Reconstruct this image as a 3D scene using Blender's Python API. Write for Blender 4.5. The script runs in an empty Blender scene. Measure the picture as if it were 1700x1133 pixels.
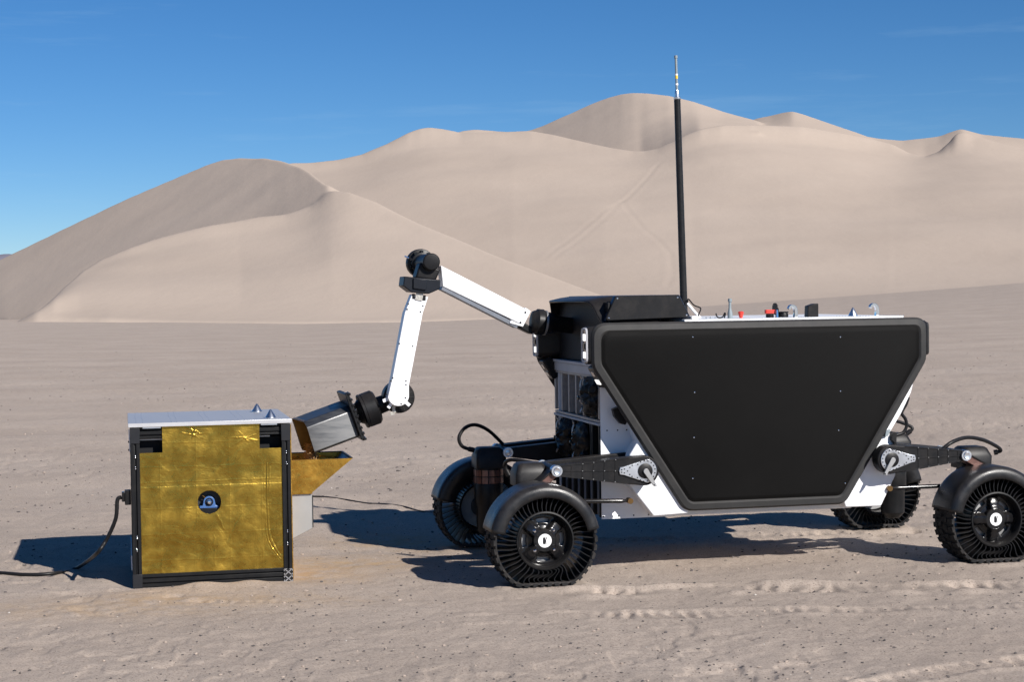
import bpy, math, random
import numpy as np
from mathutils import Vector, Matrix
random.seed(7); rng = np.random.default_rng(11)
R_ = math.radians
scene = bpy.context.scene
COL = scene.collection

# ------------------------------------------------------------------ camera
F, CH, PITCH, ROLL = 2887.24, 1.7744, 0.0268, 0.0142
cam_d = bpy.data.cameras.new('camera'); cam = bpy.data.objects.new('camera', cam_d); COL.objects.link(cam)
cam_d.sensor_width = 36; cam_d.lens = F * 36 / 1700; cam_d.clip_start = 0.1; cam_d.clip_end = 40000
cam.matrix_world = (Matrix.Translation((0, 0, CH)) @ Matrix.Rotation(math.pi / 2 - PITCH, 4, 'X')
                    @ Matrix.Rotation(-ROLL, 4, 'Z'))
scene.camera = cam
# ------------------------------------------------------------------ light
TO_SUN = Vector((1.07, -1.20, 1.0)).normalized()
w = bpy.data.worlds.new('World'); scene.world = w; w.use_nodes = True
wn = w.node_tree.nodes; wl = w.node_tree.links
bg = wn['Background']
sky = wn.new('ShaderNodeTexSky'); sky.sky_type = 'NISHITA'; sky.sun_disc = False
sky.sun_elevation = math.asin(TO_SUN.z); sky.sun_rotation = math.atan2(TO_SUN.x, TO_SUN.y)
sky.altitude = 2600; sky.air_density = 1.0; sky.dust_density = 0.0; sky.ozone_density = 7.0
# thin wisps of cirrus all over the sky
tc = wn.new('ShaderNodeTexCoord'); mp = wn.new('ShaderNodeMapping'); mp.inputs['Scale'].default_value = (2.2, 2.2, 26)
mp.inputs['Rotation'].default_value = (0.06, 0.03, 0)
nz = wn.new('ShaderNodeTexNoise'); nz.inputs['Scale'].default_value = 2.3; nz.inputs['Detail'].default_value = 7; nz.inputs['Roughness'].default_value = 0.62
cr = wn.new('ShaderNodeValToRGB'); cr.color_ramp.elements[0].position = 0.55; cr.color_ramp.elements[1].position = 0.95
cr.color_ramp.elements[0].color = (0, 0, 0, 1); cr.color_ramp.elements[1].color = (0.24, 0.24, 0.24, 1)
mx = wn.new('ShaderNodeMix'); mx.data_type = 'RGBA'
wl.new(tc.outputs['Generated'], mp.inputs['Vector']); wl.new(mp.outputs[0], nz.inputs['Vector']); wl.new(nz.outputs[0], cr.inputs[0])
wl.new(cr.outputs[0], mx.inputs[0]); wl.new(sky.outputs[0], mx.inputs[6]); mx.inputs[7].default_value = (6.5, 8.5, 10.0, 1)
hs = wn.new('ShaderNodeHueSaturation'); hs.inputs['Saturation'].default_value = 1.14; hs.inputs['Value'].default_value = 0.58
wl.new(mx.outputs[2], hs.inputs['Color']); wl.new(hs.outputs[0], bg.inputs['Color'])
bg.inputs['Strength'].default_value = 0.11
sun_d = bpy.data.lights.new('sun', 'SUN'); sun = bpy.data.objects.new('sun', sun_d); COL.objects.link(sun)
sun_d.energy = 5.0; sun_d.angle = R_(0.5); sun_d.color = (1.0, 0.955, 0.90)
sun.rotation_euler = (-TO_SUN).to_track_quat('-Z', 'Y').to_euler(); sun.location = (20, -20, 20)
vs = scene.view_settings; vs.view_transform = 'Standard'; vs.look = 'None'; vs.exposure = 0.45; vs.gamma = 1.0; vs.use_curve_mapping = False

# ------------------------------------------------------------------ measuring helpers (survey of the place)
def ray(px, py):
    a2, b2 = px - 850, 566.5 - py; c, s = math.cos(ROLL), math.sin(ROLL)
    a, b = a2 * c + b2 * s, -a2 * s + b2 * c
    return Vector((a, F * math.cos(PITCH) + b * math.sin(PITCH), b * math.cos(PITCH) - F * math.sin(PITCH))) / F
class Frame:
    def __init__(s, x, y, psi):
        s.O = Vector((x, y, 0)); s.psi = psi; s.U = Vector((math.cos(psi), math.sin(psi), 0)); s.V = Vector((-math.sin(psi), math.cos(psi), 0))
    def at(s, px, py, v):            # (u, z) on the plane v
        d = ray(px, py); C = Vector((0, 0, CH)); t = (v + s.V.dot(s.O - C)) / s.V.dot(d); X = C + t * d
        return ((X - s.O).dot(s.U), X.z)
    def atu(s, px, py, u):           # (v, z) on the plane u
        d = ray(px, py); C = Vector((0, 0, CH)); t = (u + s.U.dot(s.O - C)) / s.U.dot(d); X = C + t * d
        return ((X - s.O).dot(s.V), X.z)
    def world(s, u, v, z): return s.O + s.U * u + s.V * v + Vector((0, 0, z))
RV = Frame(0.1879, 10.4509, 0.2296)      # rover: u along its length, v across (away), z up
BX = Frame(-2.3602, 10.696, 0.2199)      # processing box
def rp(px, py, v): u, z = RV.at(px, py, v); return (u, v, z)
def bp(px, py, v): u, z = BX.at(px, py, v); return (u, v, z)
def gnd(px, py):
    d = ray(px, py); t = -CH / d.z; return (d.x * t, d.y * t)

# ------------------------------------------------------------------ materials
MATS = {}
def mat(name, col, rough=0.5, metal=0.0, var=0.0, vscale=8, bump=0.0, bscale=60, col2=None, rvar=0.0, coat=0.0, emit=0.0, stretch=None, dust=0.0, spec=None):
    m = bpy.data.materials.new(name); m.use_nodes = True; N = m.node_tree.nodes; L = m.node_tree.links
    b = N['Principled BSDF']; b.inputs['Base Color'].default_value = (*col, 1); b.inputs['Roughness'].default_value = rough; b.inputs['Metallic'].default_value = metal
    b.inputs['Coat Weight'].default_value = coat
    if spec is None: spec = .5 if max(col) > .08 else .22
    b.inputs['Specular IOR Level'].default_value = spec
    if emit: b.inputs['Emission Color'].default_value = (1, .97, .92, 1); b.inputs['Emission Strength'].default_value = emit
    t = N.new('ShaderNodeTexCoord'); mpn = N.new('ShaderNodeMapping'); L.new(t.outputs['Object'], mpn.inputs[0])
    if stretch: mpn.inputs['Scale'].default_value = stretch
    out = None
    if var or col2 or rvar:
        n = N.new('ShaderNodeTexNoise'); n.inputs['Scale'].default_value = vscale; n.inputs['Detail'].default_value = 6; n.inputs['Roughness'].default_value = .6
        L.new(mpn.outputs[0], n.inputs['Vector'])
        c2 = col2 or tuple(min(1, c * (1 + var)) for c in col); c1 = tuple(c * (1 - var) for c in col)
        r = N.new('ShaderNodeValToRGB'); r.color_ramp.elements[0].position = .3; r.color_ramp.elements[1].position = .72
        r.color_ramp.elements[0].color = (*c1, 1); r.color_ramp.elements[1].color = (*c2, 1)
        L.new(n.outputs[0], r.inputs[0]); out = r.outputs[0]
        if rvar:
            mr = N.new('ShaderNodeMapRange'); mr.inputs[1].default_value = .3; mr.inputs[2].default_value = .7
            mr.inputs[3].default_value = max(.02, rough - rvar); mr.inputs[4].default_value = min(1, rough + rvar)
            L.new(n.outputs[0], mr.inputs[0]); L.new(mr.outputs[0], b.inputs['Roughness'])
    if dust:      # pale dust settled on upward faces and in blotches
        g = N.new('ShaderNodeNewGeometry'); sp = N.new('ShaderNodeSeparateXYZ'); L.new(g.outputs['Normal'], sp.inputs[0])
        n3 = N.new('ShaderNodeTexNoise'); n3.inputs['Scale'].default_value = 14; n3.inputs['Detail'].default_value = 8; n3.inputs['Roughness'].default_value = .7; L.new(mpn.outputs[0], n3.inputs['Vector'])
        a = N.new('ShaderNodeMath'); a.operation = 'MULTIPLY_ADD'; L.new(sp.outputs[2], a.inputs[0]); a.inputs[1].default_value = .35; L.new(n3.outputs[0], a.inputs[2])
        q = N.new('ShaderNodeMapRange'); q.inputs[1].default_value = .45; q.inputs[2].default_value = 1.0; q.inputs[3].default_value = 0; q.inputs[4].default_value = dust; L.new(a.outputs[0], q.inputs[0])
        mm = N.new('ShaderNodeMix'); mm.data_type = 'RGBA'; L.new(q.outputs[0], mm.inputs[0])
        if out: L.new(out, mm.inputs[6])
        else: mm.inputs[6].default_value = (*col, 1)
        mm.inputs[7].default_value = (.36, .30, .25, 1); out = mm.outputs[2]
    if out: L.new(out, b.inputs['Base Color'])
    if bump:
        n2 = N.new('ShaderNodeTexNoise'); n2.inputs['Scale'].default_value = bscale; n2.inputs['Detail'].default_value = 5
        L.new(mpn.outputs[0], n2.inputs['Vector']); bm = N.new('ShaderNodeBump'); bm.inputs['Strength'].default_value = bump; bm.inputs['Distance'].default_value = .004
        L.new(n2.outputs[0], bm.inputs['Height']); L.new(bm.outputs[0], b.inputs['Normal'])
    MATS[name] = m; return m
mat('white_paint', (.80, .81, .83), .38, var=.03, vscale=3, dust=.10)
mat('pod_black', (.009, .009, .010), .36, var=.3, vscale=6, dust=.05)
mat('black_plastic', (.0075, .0075, .0085), .42, var=.3, vscale=9, bump=.12, bscale=500, dust=.06)
mat('black_gloss', (.007, .007, .008), .20, spec=.4, dust=.03)
mat('black_metal', (.008, .0085, .0095), .40, metal=.0, var=.2, vscale=12, dust=.05)
mat('fender_black', (.009, .0095, .011), .34, spec=.4, var=.25, vscale=7, bump=.2, bscale=260, rvar=.09, dust=.07)
mat('rubber', (.012, .012, .013), .75, var=.35, vscale=20, bump=.4, bscale=130, dust=.12)
mat('spoke_rubber', (.007, .0075, .009), .42, var=.25, vscale=20, dust=.05)
mat('trim', (.030, .030, .030), .55, var=.15, vscale=5, bump=.12, bscale=400, dust=.05)
mat('aluminium', (.72, .74, .77), .30, metal=1.0, var=.05, vscale=6, rvar=.08)
mat('steel', (.165, .165, .165), .46, metal=1.0, var=.10, vscale=3, rvar=.10, stretch=(2, 2, 14))
mat('chrome', (.80, .80, .82), .13, metal=1.0)
mat('silver_disc', (.32, .32, .32), .5, metal=.7, var=.1, vscale=40)
mat('copper_tint', (.16, .085, .070), .30, metal=.5, var=.25, vscale=30)
mat('grey_panel', (.40, .40, .42), .55, var=.08, vscale=6)
mat('slat_grey', (.15, .165, .195), .45, var=.15, vscale=8)
mat('rack_frame', (.34, .31, .285), .5, metal=.3, var=.2, vscale=20)
mat('bag_black', (.007, .007, .008), .42, bump=.5, bscale=30)
mat('amber_panel', (.20, .125, .02), .35, metal=.6, var=.2, vscale=8)
mat('bucket_inside', (.20, .125, .035), .45, metal=.6, var=.3, vscale=8)
mat('lens_white', (.85, .87, .9), .12, emit=0.0)
mat('lens_dark', (.05, .035, .035), .08, coat=1)
mat('blue_paint', (.05, .12, .30), .35)
mat('brass', (.16, .095, .04), .45, metal=1)
mat('red_plastic', (.62, .045, .03), .4, var=.1)
mat('grey_plastic', (.20, .24, .26), .5)
mat('fabric_tape', (.42, .40, .36), .4, metal=.4, bump=.6, bscale=90)
mat('cable_black', (.009, .009, .010), .4, dust=.03)
mat('emblem_white', (.82, .82, .82), .35)
mat('emblem_dark', (.02, .02, .022), .35)
mat('yellow_tape', (.75, .48, .03), .5)
mat('inside_black', (.010, .010, .011), .6)
mat('dirt_grain', (.34, .20, .085), .9)
mat('duct_grey', (.42, .42, .41), .42, metal=.7, var=.08, vscale=4)

# woven black side panel
def panel_mat():
    m = mat('panel_weave', (.0042, .0040, .0039), .58, var=.25, vscale=2.5, rvar=.06)
    N = m.node_tree.nodes; L = m.node_tree.links; b = N['Principled BSDF']
    t = N.new('ShaderNodeTexCoord')
    wv = []
    for rot in ((0, 0, 0), (0, math.pi / 2, 0)):
        mp_ = N.new('ShaderNodeMapping'); mp_.inputs['Rotation'].default_value = rot; L.new(t.outputs['Object'], mp_.inputs[0])
        k = N.new('ShaderNodeTexWave'); k.inputs['Scale'].default_value = 55; k.inputs['Distortion'].default_value = .6; L.new(mp_.outputs[0], k.inputs['Vector']); wv.append(k)
    a = N.new('ShaderNodeMath'); a.operation = 'MULTIPLY'; L.new(wv[0].outputs['Fac'], a.inputs[0]); L.new(wv[1].outputs['Fac'], a.inputs[1])
    bm = N.new('ShaderNodeBump'); bm.inputs['Strength'].default_value = .35; bm.inputs['Distance'].default_value = .003
    L.new(a.outputs[0], bm.inputs['Height']); L.new(bm.outputs[0], b.inputs['Normal'])
    b.inputs['Specular IOR Level'].default_value = .08
panel_mat()

def foil_mat(name, col):
    m = mat(name, col, .31, metal=1.0, var=.12, vscale=6, rvar=.15)
    N = m.node_tree.nodes; L = m.node_tree.links; b = N['Principled BSDF']
    t = N.new('ShaderNodeTexCoord')
    n1 = N.new('ShaderNodeTexNoise'); n1.inputs['Scale'].default_value = 95; n1.inputs['Detail'].default_value = 8; n1.inputs['Roughness'].default_value = .7
    n2 = N.new('ShaderNodeTexNoise'); n2.inputs['Scale'].default_value = 9; n2.inputs['Detail'].default_value = 3; n2.inputs['Distortion'].default_value = 1.2
    for n in (n1, n2): L.new(t.outputs['Object'], n.inputs['Vector'])
    b1 = N.new('ShaderNodeBump'); b1.inputs['Strength'].default_value = .38; b1.inputs['Distance'].default_value = .003; L.new(n1.outputs[0], b1.inputs['Height'])
    b2 = N.new('ShaderNodeBump'); b2.inputs['Strength'].default_value = .20; b2.inputs['Distance'].default_value = .02; L.new(n2.outputs[0], b2.inputs['Height'])
    L.new(b1.outputs[0], b2.inputs['Normal']); L.new(b2.outputs[0], b.inputs['Normal'])
foil_mat('gold_foil', (.43, .275, .046))
foil_mat('gold_sheet', (.62, .34, .06))

def sand_mat(name, c1, c2, grain, near):
    m = bpy.data.materials.new(name); m.use_nodes = True; N = m.node_tree.nodes; L = m.node_tree.links; b = N['Principled BSDF']
    b.inputs['Roughness'].default_value = .95; b.inputs['Specular IOR Level'].default_value = .12
    t = N.new('ShaderNodeTexCoord')
    def noise(sc, det, rgh, stretch=None):
        n = N.new('ShaderNodeTexNoise'); n.inputs['Scale'].default_value = sc; n.inputs['Detail'].default_value = det; n.inputs['Roughness'].default_value = rgh
        if stretch:
            k = N.new('ShaderNodeMapping'); k.inputs['Scale'].default_value = stretch; L.new(t.outputs['Object'], k.inputs[0]); L.new(k.outputs[0], n.inputs['Vector'])
        else: L.new(t.outputs['Object'], n.inputs['Vector'])
        return n
    n1 = noise(grain[0], 8, .62)
    r = N.new('ShaderNodeValToRGB'); r.color_ramp.elements[0].position = .32; r.color_ramp.elements[1].position = .70
    r.color_ramp.elements[0].color = (*c1, 1); r.color_ramp.elements[1].color = (*c2, 1); L.new(n1.outputs[0], r.inputs[0]); out = r.outputs[0]
    if near:
        n3 = noise(85, 6, .8)            # coarse grains, dark and pale
        r3 = N.new('ShaderNodeValToRGB'); e = r3.color_ramp.elements; e[0].position = .33; e[0].color = (.34, .32, .32, 1); e[1].position = .50; e[1].color = (1, 1, 1, 1)
        e2 = e.new(.62); e2.color = (1, 1, 1, 1); e3 = e.new(.76); e3.color = (1.38, 1.38, 1.38, 1)
        L.new(n3.outputs[0], r3.inputs[0])
        mu = N.new('ShaderNodeMix'); mu.data_type = 'RGBA'; mu.blend_type = 'MULTIPLY'; mu.inputs[0].default_value = 1; L.new(out, mu.inputs[6]); L.new(r3.outputs[0], mu.inputs[7]); out = mu.outputs[2]
        at = N.new('ShaderNodeAttribute'); at.attribute_name = 'spill'
        n4 = noise(7, 6, .65); mr = N.new('ShaderNodeMapRange'); mr.inputs[1].default_value = .35; mr.inputs[2].default_value = .65; L.new(n4.outputs[0], mr.inputs[0])
        ml = N.new('ShaderNodeMath'); ml.operation = 'MULTIPLY'; L.new(at.outputs['Fac'], ml.inputs[0]); L.new(mr.outputs[0], ml.inputs[1])
        mo = N.new('ShaderNodeMix'); mo.data_type = 'RGBA'; L.new(ml.outputs[0], mo.inputs[0]); L.new(out, mo.inputs[6]); mo.inputs[7].default_value = (.44, .29, .145, 1); out = mo.outputs[2]
    L.new(out, b.inputs['Base Color'])
    prev = None
    for sc, st, di, sx in grain[1]:
        n = noise(sc, 6, .65, sx); bm = N.new('ShaderNodeBump'); bm.inputs['Strength'].default_value = st; bm.inputs['Distance'].default_value = di
        L.new(n.outputs[0], bm.inputs['Height'])
        if prev: L.new(prev.outputs[0], bm.inputs['Normal'])
        prev = bm
    L.new(prev.outputs[0], b.inputs['Normal']); MATS[name] = m
sand_mat('ground_sand', (.385, .317, .263), (.458, .382, .321), (.35, [(230, .8, .006, None), (60, .22, .008, None), (9, .06, .03, (.6, 1.6, 1))]), True)
sand_mat('dune_sand', (.402, .329, .270), (.430, .354, .292), (.012, [(.35, .05, .5, None), (.05, .10, 4.0, (1, .5, 1))]), False)
mat('hazy_hill_rock', (.17, .16, .20), .9, var=.15, vscale=.004)  # purple-grey of distance haze mixed into the rock colour

# ------------------------------------------------------------------ mesh builder
class MB:
    def __init__(s): s.v = []; s.f = []
    def add(s, vs_, fs):
        o = len(s.v); s.v += [tuple(q) for q in vs_]; s.f += [tuple(i + o for i in f) for f in fs]; return s
    def box(s, a, b):
        (x0, y0, z0), (x1, y1, z1) = a, b
        return s.add([(x0, y0, z0), (x1, y0, z0), (x1, y1, z0), (x0, y1, z0), (x0, y0, z1), (x1, y0, z1), (x1, y1, z1), (x0, y1, z1)],
                     [(0, 3, 2, 1), (4, 5, 6, 7), (0, 1, 5, 4), (1, 2, 6, 5), (2, 3, 7, 6), (3, 0, 4, 7)])
    def loops(s, ls, cap0=True, cap1=True, closed=False):   # bridge rings with equal vertex counts
        n = len(ls[0]); fs = []
        for k in range(len(ls) - 1 + (1 if closed else 0)):
            a, b = k * n, ((k + 1) % len(ls)) * n
            for i in range(n): j = (i + 1) % n; fs.append((a + i, a + j, b + j, b + i))
        if not closed:
            if cap0: fs.append(tuple(reversed(range(n))))
            if cap1: fs.append(tuple((len(ls) - 1) * n + i for i in range(n)))
        return s.add([q for l in ls for q in l], fs)
    def prism(s, poly, v0, v1):         # poly in (u,z), extruded along v
        return s.loops([[(u, v0, z) for u, z in poly], [(u, v1, z) for u, z in poly]])
    def cyl(s, p0, p1, r0, r1=None, n=28, cap=True):
        return s.lathe(p0, (Vector(p1) - Vector(p0)), [(r0, 0), (r0 if r1 is None else r1, (Vector(p1) - Vector(p0)).length)], n, cap)
    def lathe(s, o, ax, prof, n=36, cap=True):       # prof: (radius, distance along axis)
        ax = Vector(ax).normalized(); o = Vector(o)
        e1 = ax.orthogonal().normalized(); e2 = ax.cross(e1)
        return s.loops([[o + ax * t + (e1 * math.cos(k * 2 * math.pi / n) + e2 * math.sin(k * 2 * math.pi / n)) * r for k in range(n)] for r, t in prof], cap, cap)
    def tube(s, pts, r, n=10, cap=True):
        pts = [Vector(q) for q in pts]; ls = []; ref = None
        for i, q in enumerate(pts):
            t = (pts[min(i + 1, len(pts) - 1)] - pts[max(i - 1, 0)]).normalized()
            if ref is None: ref = t.orthogonal().normalized()
            ref = (ref - t * ref.dot(t)).normalized(); b = t.cross(ref)
            rr = r[i] if isinstance(r, (list, tuple)) else r
            ls.append([q + (ref * math.cos(k * 2 * math.pi / n) + b * math.sin(k * 2 * math.pi / n)) * rr for k in range(n)])
        return s.loops(ls, cap, cap)
    def beam(s, p0, p1, w, h, up=(0, 0, 1)):     # rectangular bar
        p0, p1 = Vector(p0), Vector(p1); t = (p1 - p0).normalized(); a = t.cross(Vector(up)).normalized(); b = a.cross(t)
        ring = lambda q: [q + a * (i * w / 2) + b * (j * h / 2) for i, j in ((-1, -1), (1, -1), (1, 1), (-1, 1))]
        return s.loops([ring(p0), ring(p1)])
    def obj(s, name, m, parent=None, bevel=0.0, smooth=35, seg=2):
        me = bpy.data.meshes.new(name); me.from_pydata(s.v, [], s.f); me.update()
        import bmesh
        b = bmesh.new(); b.from_mesh(me); bmesh.ops.recalc_face_normals(b, faces=b.faces); b.to_mesh(me); b.free()
        me.materials.append(MATS[m])
        if smooth: me.shade_smooth(); me.set_sharp_from_angle(angle=R_(smooth))
        o = bpy.data.objects.new(name, me); COL.objects.link(o); o.parent = parent
        if bevel:
            bv = o.modifiers.new('bevel', 'BEVEL'); bv.width = bevel; bv.segments = seg; bv.limit_method = 'ANGLE'; bv.angle_limit = R_(32); bv.harden_normals = False
        return o
def inst(o, name, parent, mw):      # another object on the same mesh
    c = bpy.data.objects.new(name, o.data); COL.objects.link(c); c.parent = parent; c.matrix_local = mw
    return c
def empty(name, loc, rz=0):
    o = bpy.data.objects.new(name, None); COL.objects.link(o); o.location = loc; o.rotation_euler = (0, 0, rz); o.empty_display_size = .2; return o
def tag(o, label=None, cat=None, group=None, kind=None):
    for k, v in (('label', label), ('category', cat), ('group', group), ('kind', kind)):
        if v: o[k] = v
    return o
def rnd(poly, r, seg=5):     # round the corners of a polygon, same count per corner
    out = []; n = len(poly)
    for i in range(n):
        p, a, b = Vector(poly[i]), Vector(poly[i - 1]), Vector(poly[(i + 1) % n])
        da, db = (a - p), (b - p); la, lb = da.length, db.length; da.normalize(); db.normalize()
        ri = r[i] if isinstance(r, (list, tuple)) else r
        ang = da.angle(db); d = min(ri / math.tan(ang / 2), la * .48, lb * .48)
        q0, q1 = p + da * d, p + db * d
        for k in range(seg + 1):
            t = k / seg; out.append(tuple(q0 * (1 - t) ** 2 + p * 2 * t * (1 - t) + q1 * t ** 2))
    return out
def inset(poly, d):
    n = len(poly); A = sum(poly[i][0] * poly[(i + 1) % n][1] - poly[(i + 1) % n][0] * poly[i][1] for i in range(n)); sg = 1 if A > 0 else -1; out = []
    for i in range(n):
        p, a, b = Vector(poly[i]), Vector(poly[i - 1]), Vector(poly[(i + 1) % n])
        e1 = (p - a).normalized(); e2 = (b - p).normalized(); n1 = Vector((-e1.y, e1.x)) * sg; n2 = Vector((-e2.y, e2.x)) * sg
        k = (n1 + n2); k = k / max(.3, k.dot(n1)); out.append(tuple(p + k * d))
    return out
def spline(pts, n=10):
    pts = [Vector(p) for p in pts]; out = []
    for i in range(len(pts) - 1):
        p0, p1, p2, p3 = pts[max(i - 1, 0)], pts[i], pts[i + 1], pts[min(i + 2, len(pts) - 1)]
        for k in range(n):
            t = k / n
            out.append(.5 * ((2 * p1) + (p2 - p0) * t + (2 * p0 - 5 * p1 + 4 * p2 - p3) * t * t + (3 * p1 - p0 - 3 * p2 + p3) * t ** 3))
    out.append(pts[-1]); return out

# ------------------------------------------------------------------ noise for terrain
_G = rng.random((256, 256)).astype(np.float64)
def vnoise(x, y):
    xi = np.floor(x).astype(int); yi = np.floor(y).astype(int); fx = x - xi; fy = y - yi
    fx = fx * fx * fx * (fx * (fx * 6 - 15) + 10); fy = fy * fy * fy * (fy * (fy * 6 - 15) + 10)
    g = lambda a, b: _G[a & 255, b & 255]
    return (g(xi, yi) * (1 - fx) + g(xi + 1, yi) * fx) * (1 - fy) + (g(xi, yi + 1) * (1 - fx) + g(xi + 1, yi + 1) * fx) * fy - .5
def fbm(x, y, octs=4, gain=.5):
    s = 0; a = 1
    for k in range(octs): s = s + a * vnoise(x * 2 ** k + 17.3 * k, y * 2 ** k + 9.1 * k); a *= gain
    return s
def sstep(a, b, x): t = np.clip((x - a) / (b - a), 0, 1); return t * t * (3 - 2 * t)
def px_az(px, py):
    d = ray(px, py); return math.atan2(d.x, d.y), d.z / math.hypot(d.x, d.y)
def grid_mesh(name, X, Y, Z, m, wrap=False, attrs=None, flip=False):
    nr, nc = X.shape; co = np.stack([X, Y, Z], -1).reshape(-1, 3).astype(np.float32)
    i, j = np.meshgrid(np.arange(nr - 1), np.arange(nc if wrap else nc - 1), indexing='ij'); j2 = (j + 1) % nc
    q = np.stack([i * nc + j, i * nc + j2, (i + 1) * nc + j2, (i + 1) * nc + j], -1).reshape(-1, 4).astype(np.int32)
    if flip: q = q[:, ::-1]
    me = bpy.data.meshes.new(name); me.vertices.add(len(co)); me.vertices.foreach_set('co', co.ravel())
    me.loops.add(q.size); me.loops.foreach_set('vertex_index', np.ascontiguousarray(q).ravel()); me.polygons.add(len(q))
    me.polygons.foreach_set('loop_start', np.arange(0, q.size, 4, dtype=np.int32)); me.polygons.foreach_set('loop_total', np.full(len(q), 4, np.int32))
    me.update(calc_edges=True); me.validate(); me.shade_smooth(); me.materials.append(MATS[m])
    for k, a in (attrs or {}).items():
        at = me.attributes.new(k, 'FLOAT', 'POINT'); at.data.foreach_set('value', a.ravel().astype(np.float32))
    o = bpy.data.objects.new(name, me); COL.objects.link(o); return o

# ------------------------------------------------------------------ ground
BASE = [(-600, 545), (0, 531), (290, 531), (500, 533), (700, 530), (850, 525), (1000, 517), (1150, 510), (1480, 487), (1700, 470), (2300, 450)]
_ba = [px_az(*b) for b in BASE]
def far_base(az): return np.interp(az, [a for a, e in _ba], [e for a, e in _ba])
WHEEL_SPOTS = [tuple(RV.world(u, v, 0)[:2]) for u in (0, 2.995) for v in (.13, 1.87)]
TRACKS = [  # (pixel polyline on the ground, half width m, tread pitch m, depth m)
    ([(1900, 1012), (1500, 1014), (1200, 1020), (900, 1028), (700, 1035)], .10, .085, .016),
    ([(1900, 972), (1500, 978), (1230, 976), (1060, 985), (980, 985)], .15, .12, .038),
    ([(560, 1000), (420, 1004), (330, 1000)], .09, .08, .014),
    ([(1900, 1085), (1600, 1110), (1400, 1150)], .10, .085, .015),
    ([(1500, 880), (1250, 885), (1000, 893)], .12, .11, .018),
]
def ground_z(X, Y):
    r = np.hypot(X, Y); az = np.arctan2(X, Y)
    zb = CH + far_base(az) * np.clip(r, 350, 700)
    z = zb * sstep(16, 350, r) + np.maximum(0, r - 350) * np.interp(r, [350, 2000], [.0, .0])
    z = np.where(np.abs(az) > .6, z * np.clip(1.6 - np.abs(az), 0, 1), z)
    fade = np.clip(1.2 - r / 60, 0, 1)
    z += fbm(X * .35, Y * .55, 3) * .05 * sstep(6, 14, r) * np.clip(1.5 - r / 400, 0, 1)
    lump = fbm(X * 3.1 + 5, Y * 3.6, 4, .55)
    z += lump * .012 * fade
    # dimples and footprints, mostly left foreground and around the tracks
    d = vnoise(X * 7.9 + 40, Y * 6.6 + 11); patch = np.maximum(sstep(-.05, .25, vnoise(X * .9 + 3, Y * .9 + 71)), .9 * np.exp(-((X + 2.2) / 1.5) ** 2 - ((Y - 8.6) / 1.0) ** 2))
    d = d + vnoise(X * 17, Y * 15) * .35
    z -= sstep(.10, .34, d) * .010 * patch * fade
    z += vnoise(X * 11, Y * 10) * .0055 * fade * (.25 + patch)
    z += vnoise(X * 26, Y * 23) * .0030 * fade + vnoise(X * 52, Y * 47) * .0020 * np.clip(1.3 - r / 14, 0, 1)
    for pl, hw, pitch, dep in TRACKS:
        g = [gnd(*q) for q in pl]; best = np.full(X.shape, 9.0); al = np.zeros(X.shape); acc = 0
        for (x0, y0), (x1, y1) in zip(g[:-1], g[1:]):
            L = math.hypot(x1 - x0, y1 - y0); tx, ty = (x1 - x0) / L, (y1 - y0) / L
            s = np.clip((X - x0) * tx + (Y - y0) * ty, 0, L); dd = np.hypot(X - x0 - tx * s, Y - y0 - ty * s)
            k = dd < best; best = np.where(k, dd, best); al = np.where(k, s + acc, al); acc += L
        wob = vnoise(X * 2.5, Y * 2.5) * .06; q = best + wob
        env = np.clip(1 - (q / hw) ** 4, 0, 1) * sstep(-.35, .05, vnoise(X * 1.1 + 9, Y * 1.3))
        tread = np.sin(al / pitch * 2 * math.pi + vnoise(X * 5, Y * 5) * 5) * .5 + .5; env = env * (.35 + 1.3 * sstep(-.25, .3, vnoise(X * 3.3 + 50, Y * 3.3)))
        z += -env * dep * (.35 + .9 * tread) + np.exp(-((q - hw * 1.15) / (hw * .35)) ** 2) * dep * .45 * np.clip(.6 + 2.6 * vnoise(X * 4.5 + 8, Y * 4.5), 0, 2)
    # drift against the front of the box, and level bearing spots
    a = (X - BX.O.x) * BX.U.x + (Y - BX.O.y) * BX.U.y; b = (X - BX.O.x) * BX.V.x + (Y - BX.O.y) * BX.V.y
    inb = sstep(-.25, -.02, b) * sstep(1.3, 1.0, b) * sstep(-.2, .0, a) * sstep(1.2, 1.0, a)
    z = z * (1 - inb) + inb * (-.012)
    z += np.exp(-((b + .10) / .10) ** 2) * (.034 * np.exp(-((a - .42) / .17) ** 2) + .030 * np.exp(-((a - .72) / .13) ** 2))
    for (wx, wy) in WHEEL_SPOTS:
        a = (X - wx) * RV.U.x + (Y - wy) * RV.U.y; b = (X - wx) * RV.V.x + (Y - wy) * RV.V.y
        k = np.exp(-(a / .22) ** 4 - (b / .19) ** 4); z = z * (1 - k) + k * .002
        z += .018 * np.exp(-((np.abs(a) - .25) / .06) ** 2 - (b / .17) ** 4) + .014 * np.exp(-((np.abs(b) - .2) / .05) ** 2 - (a / .2) ** 4)
    return z
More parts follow.
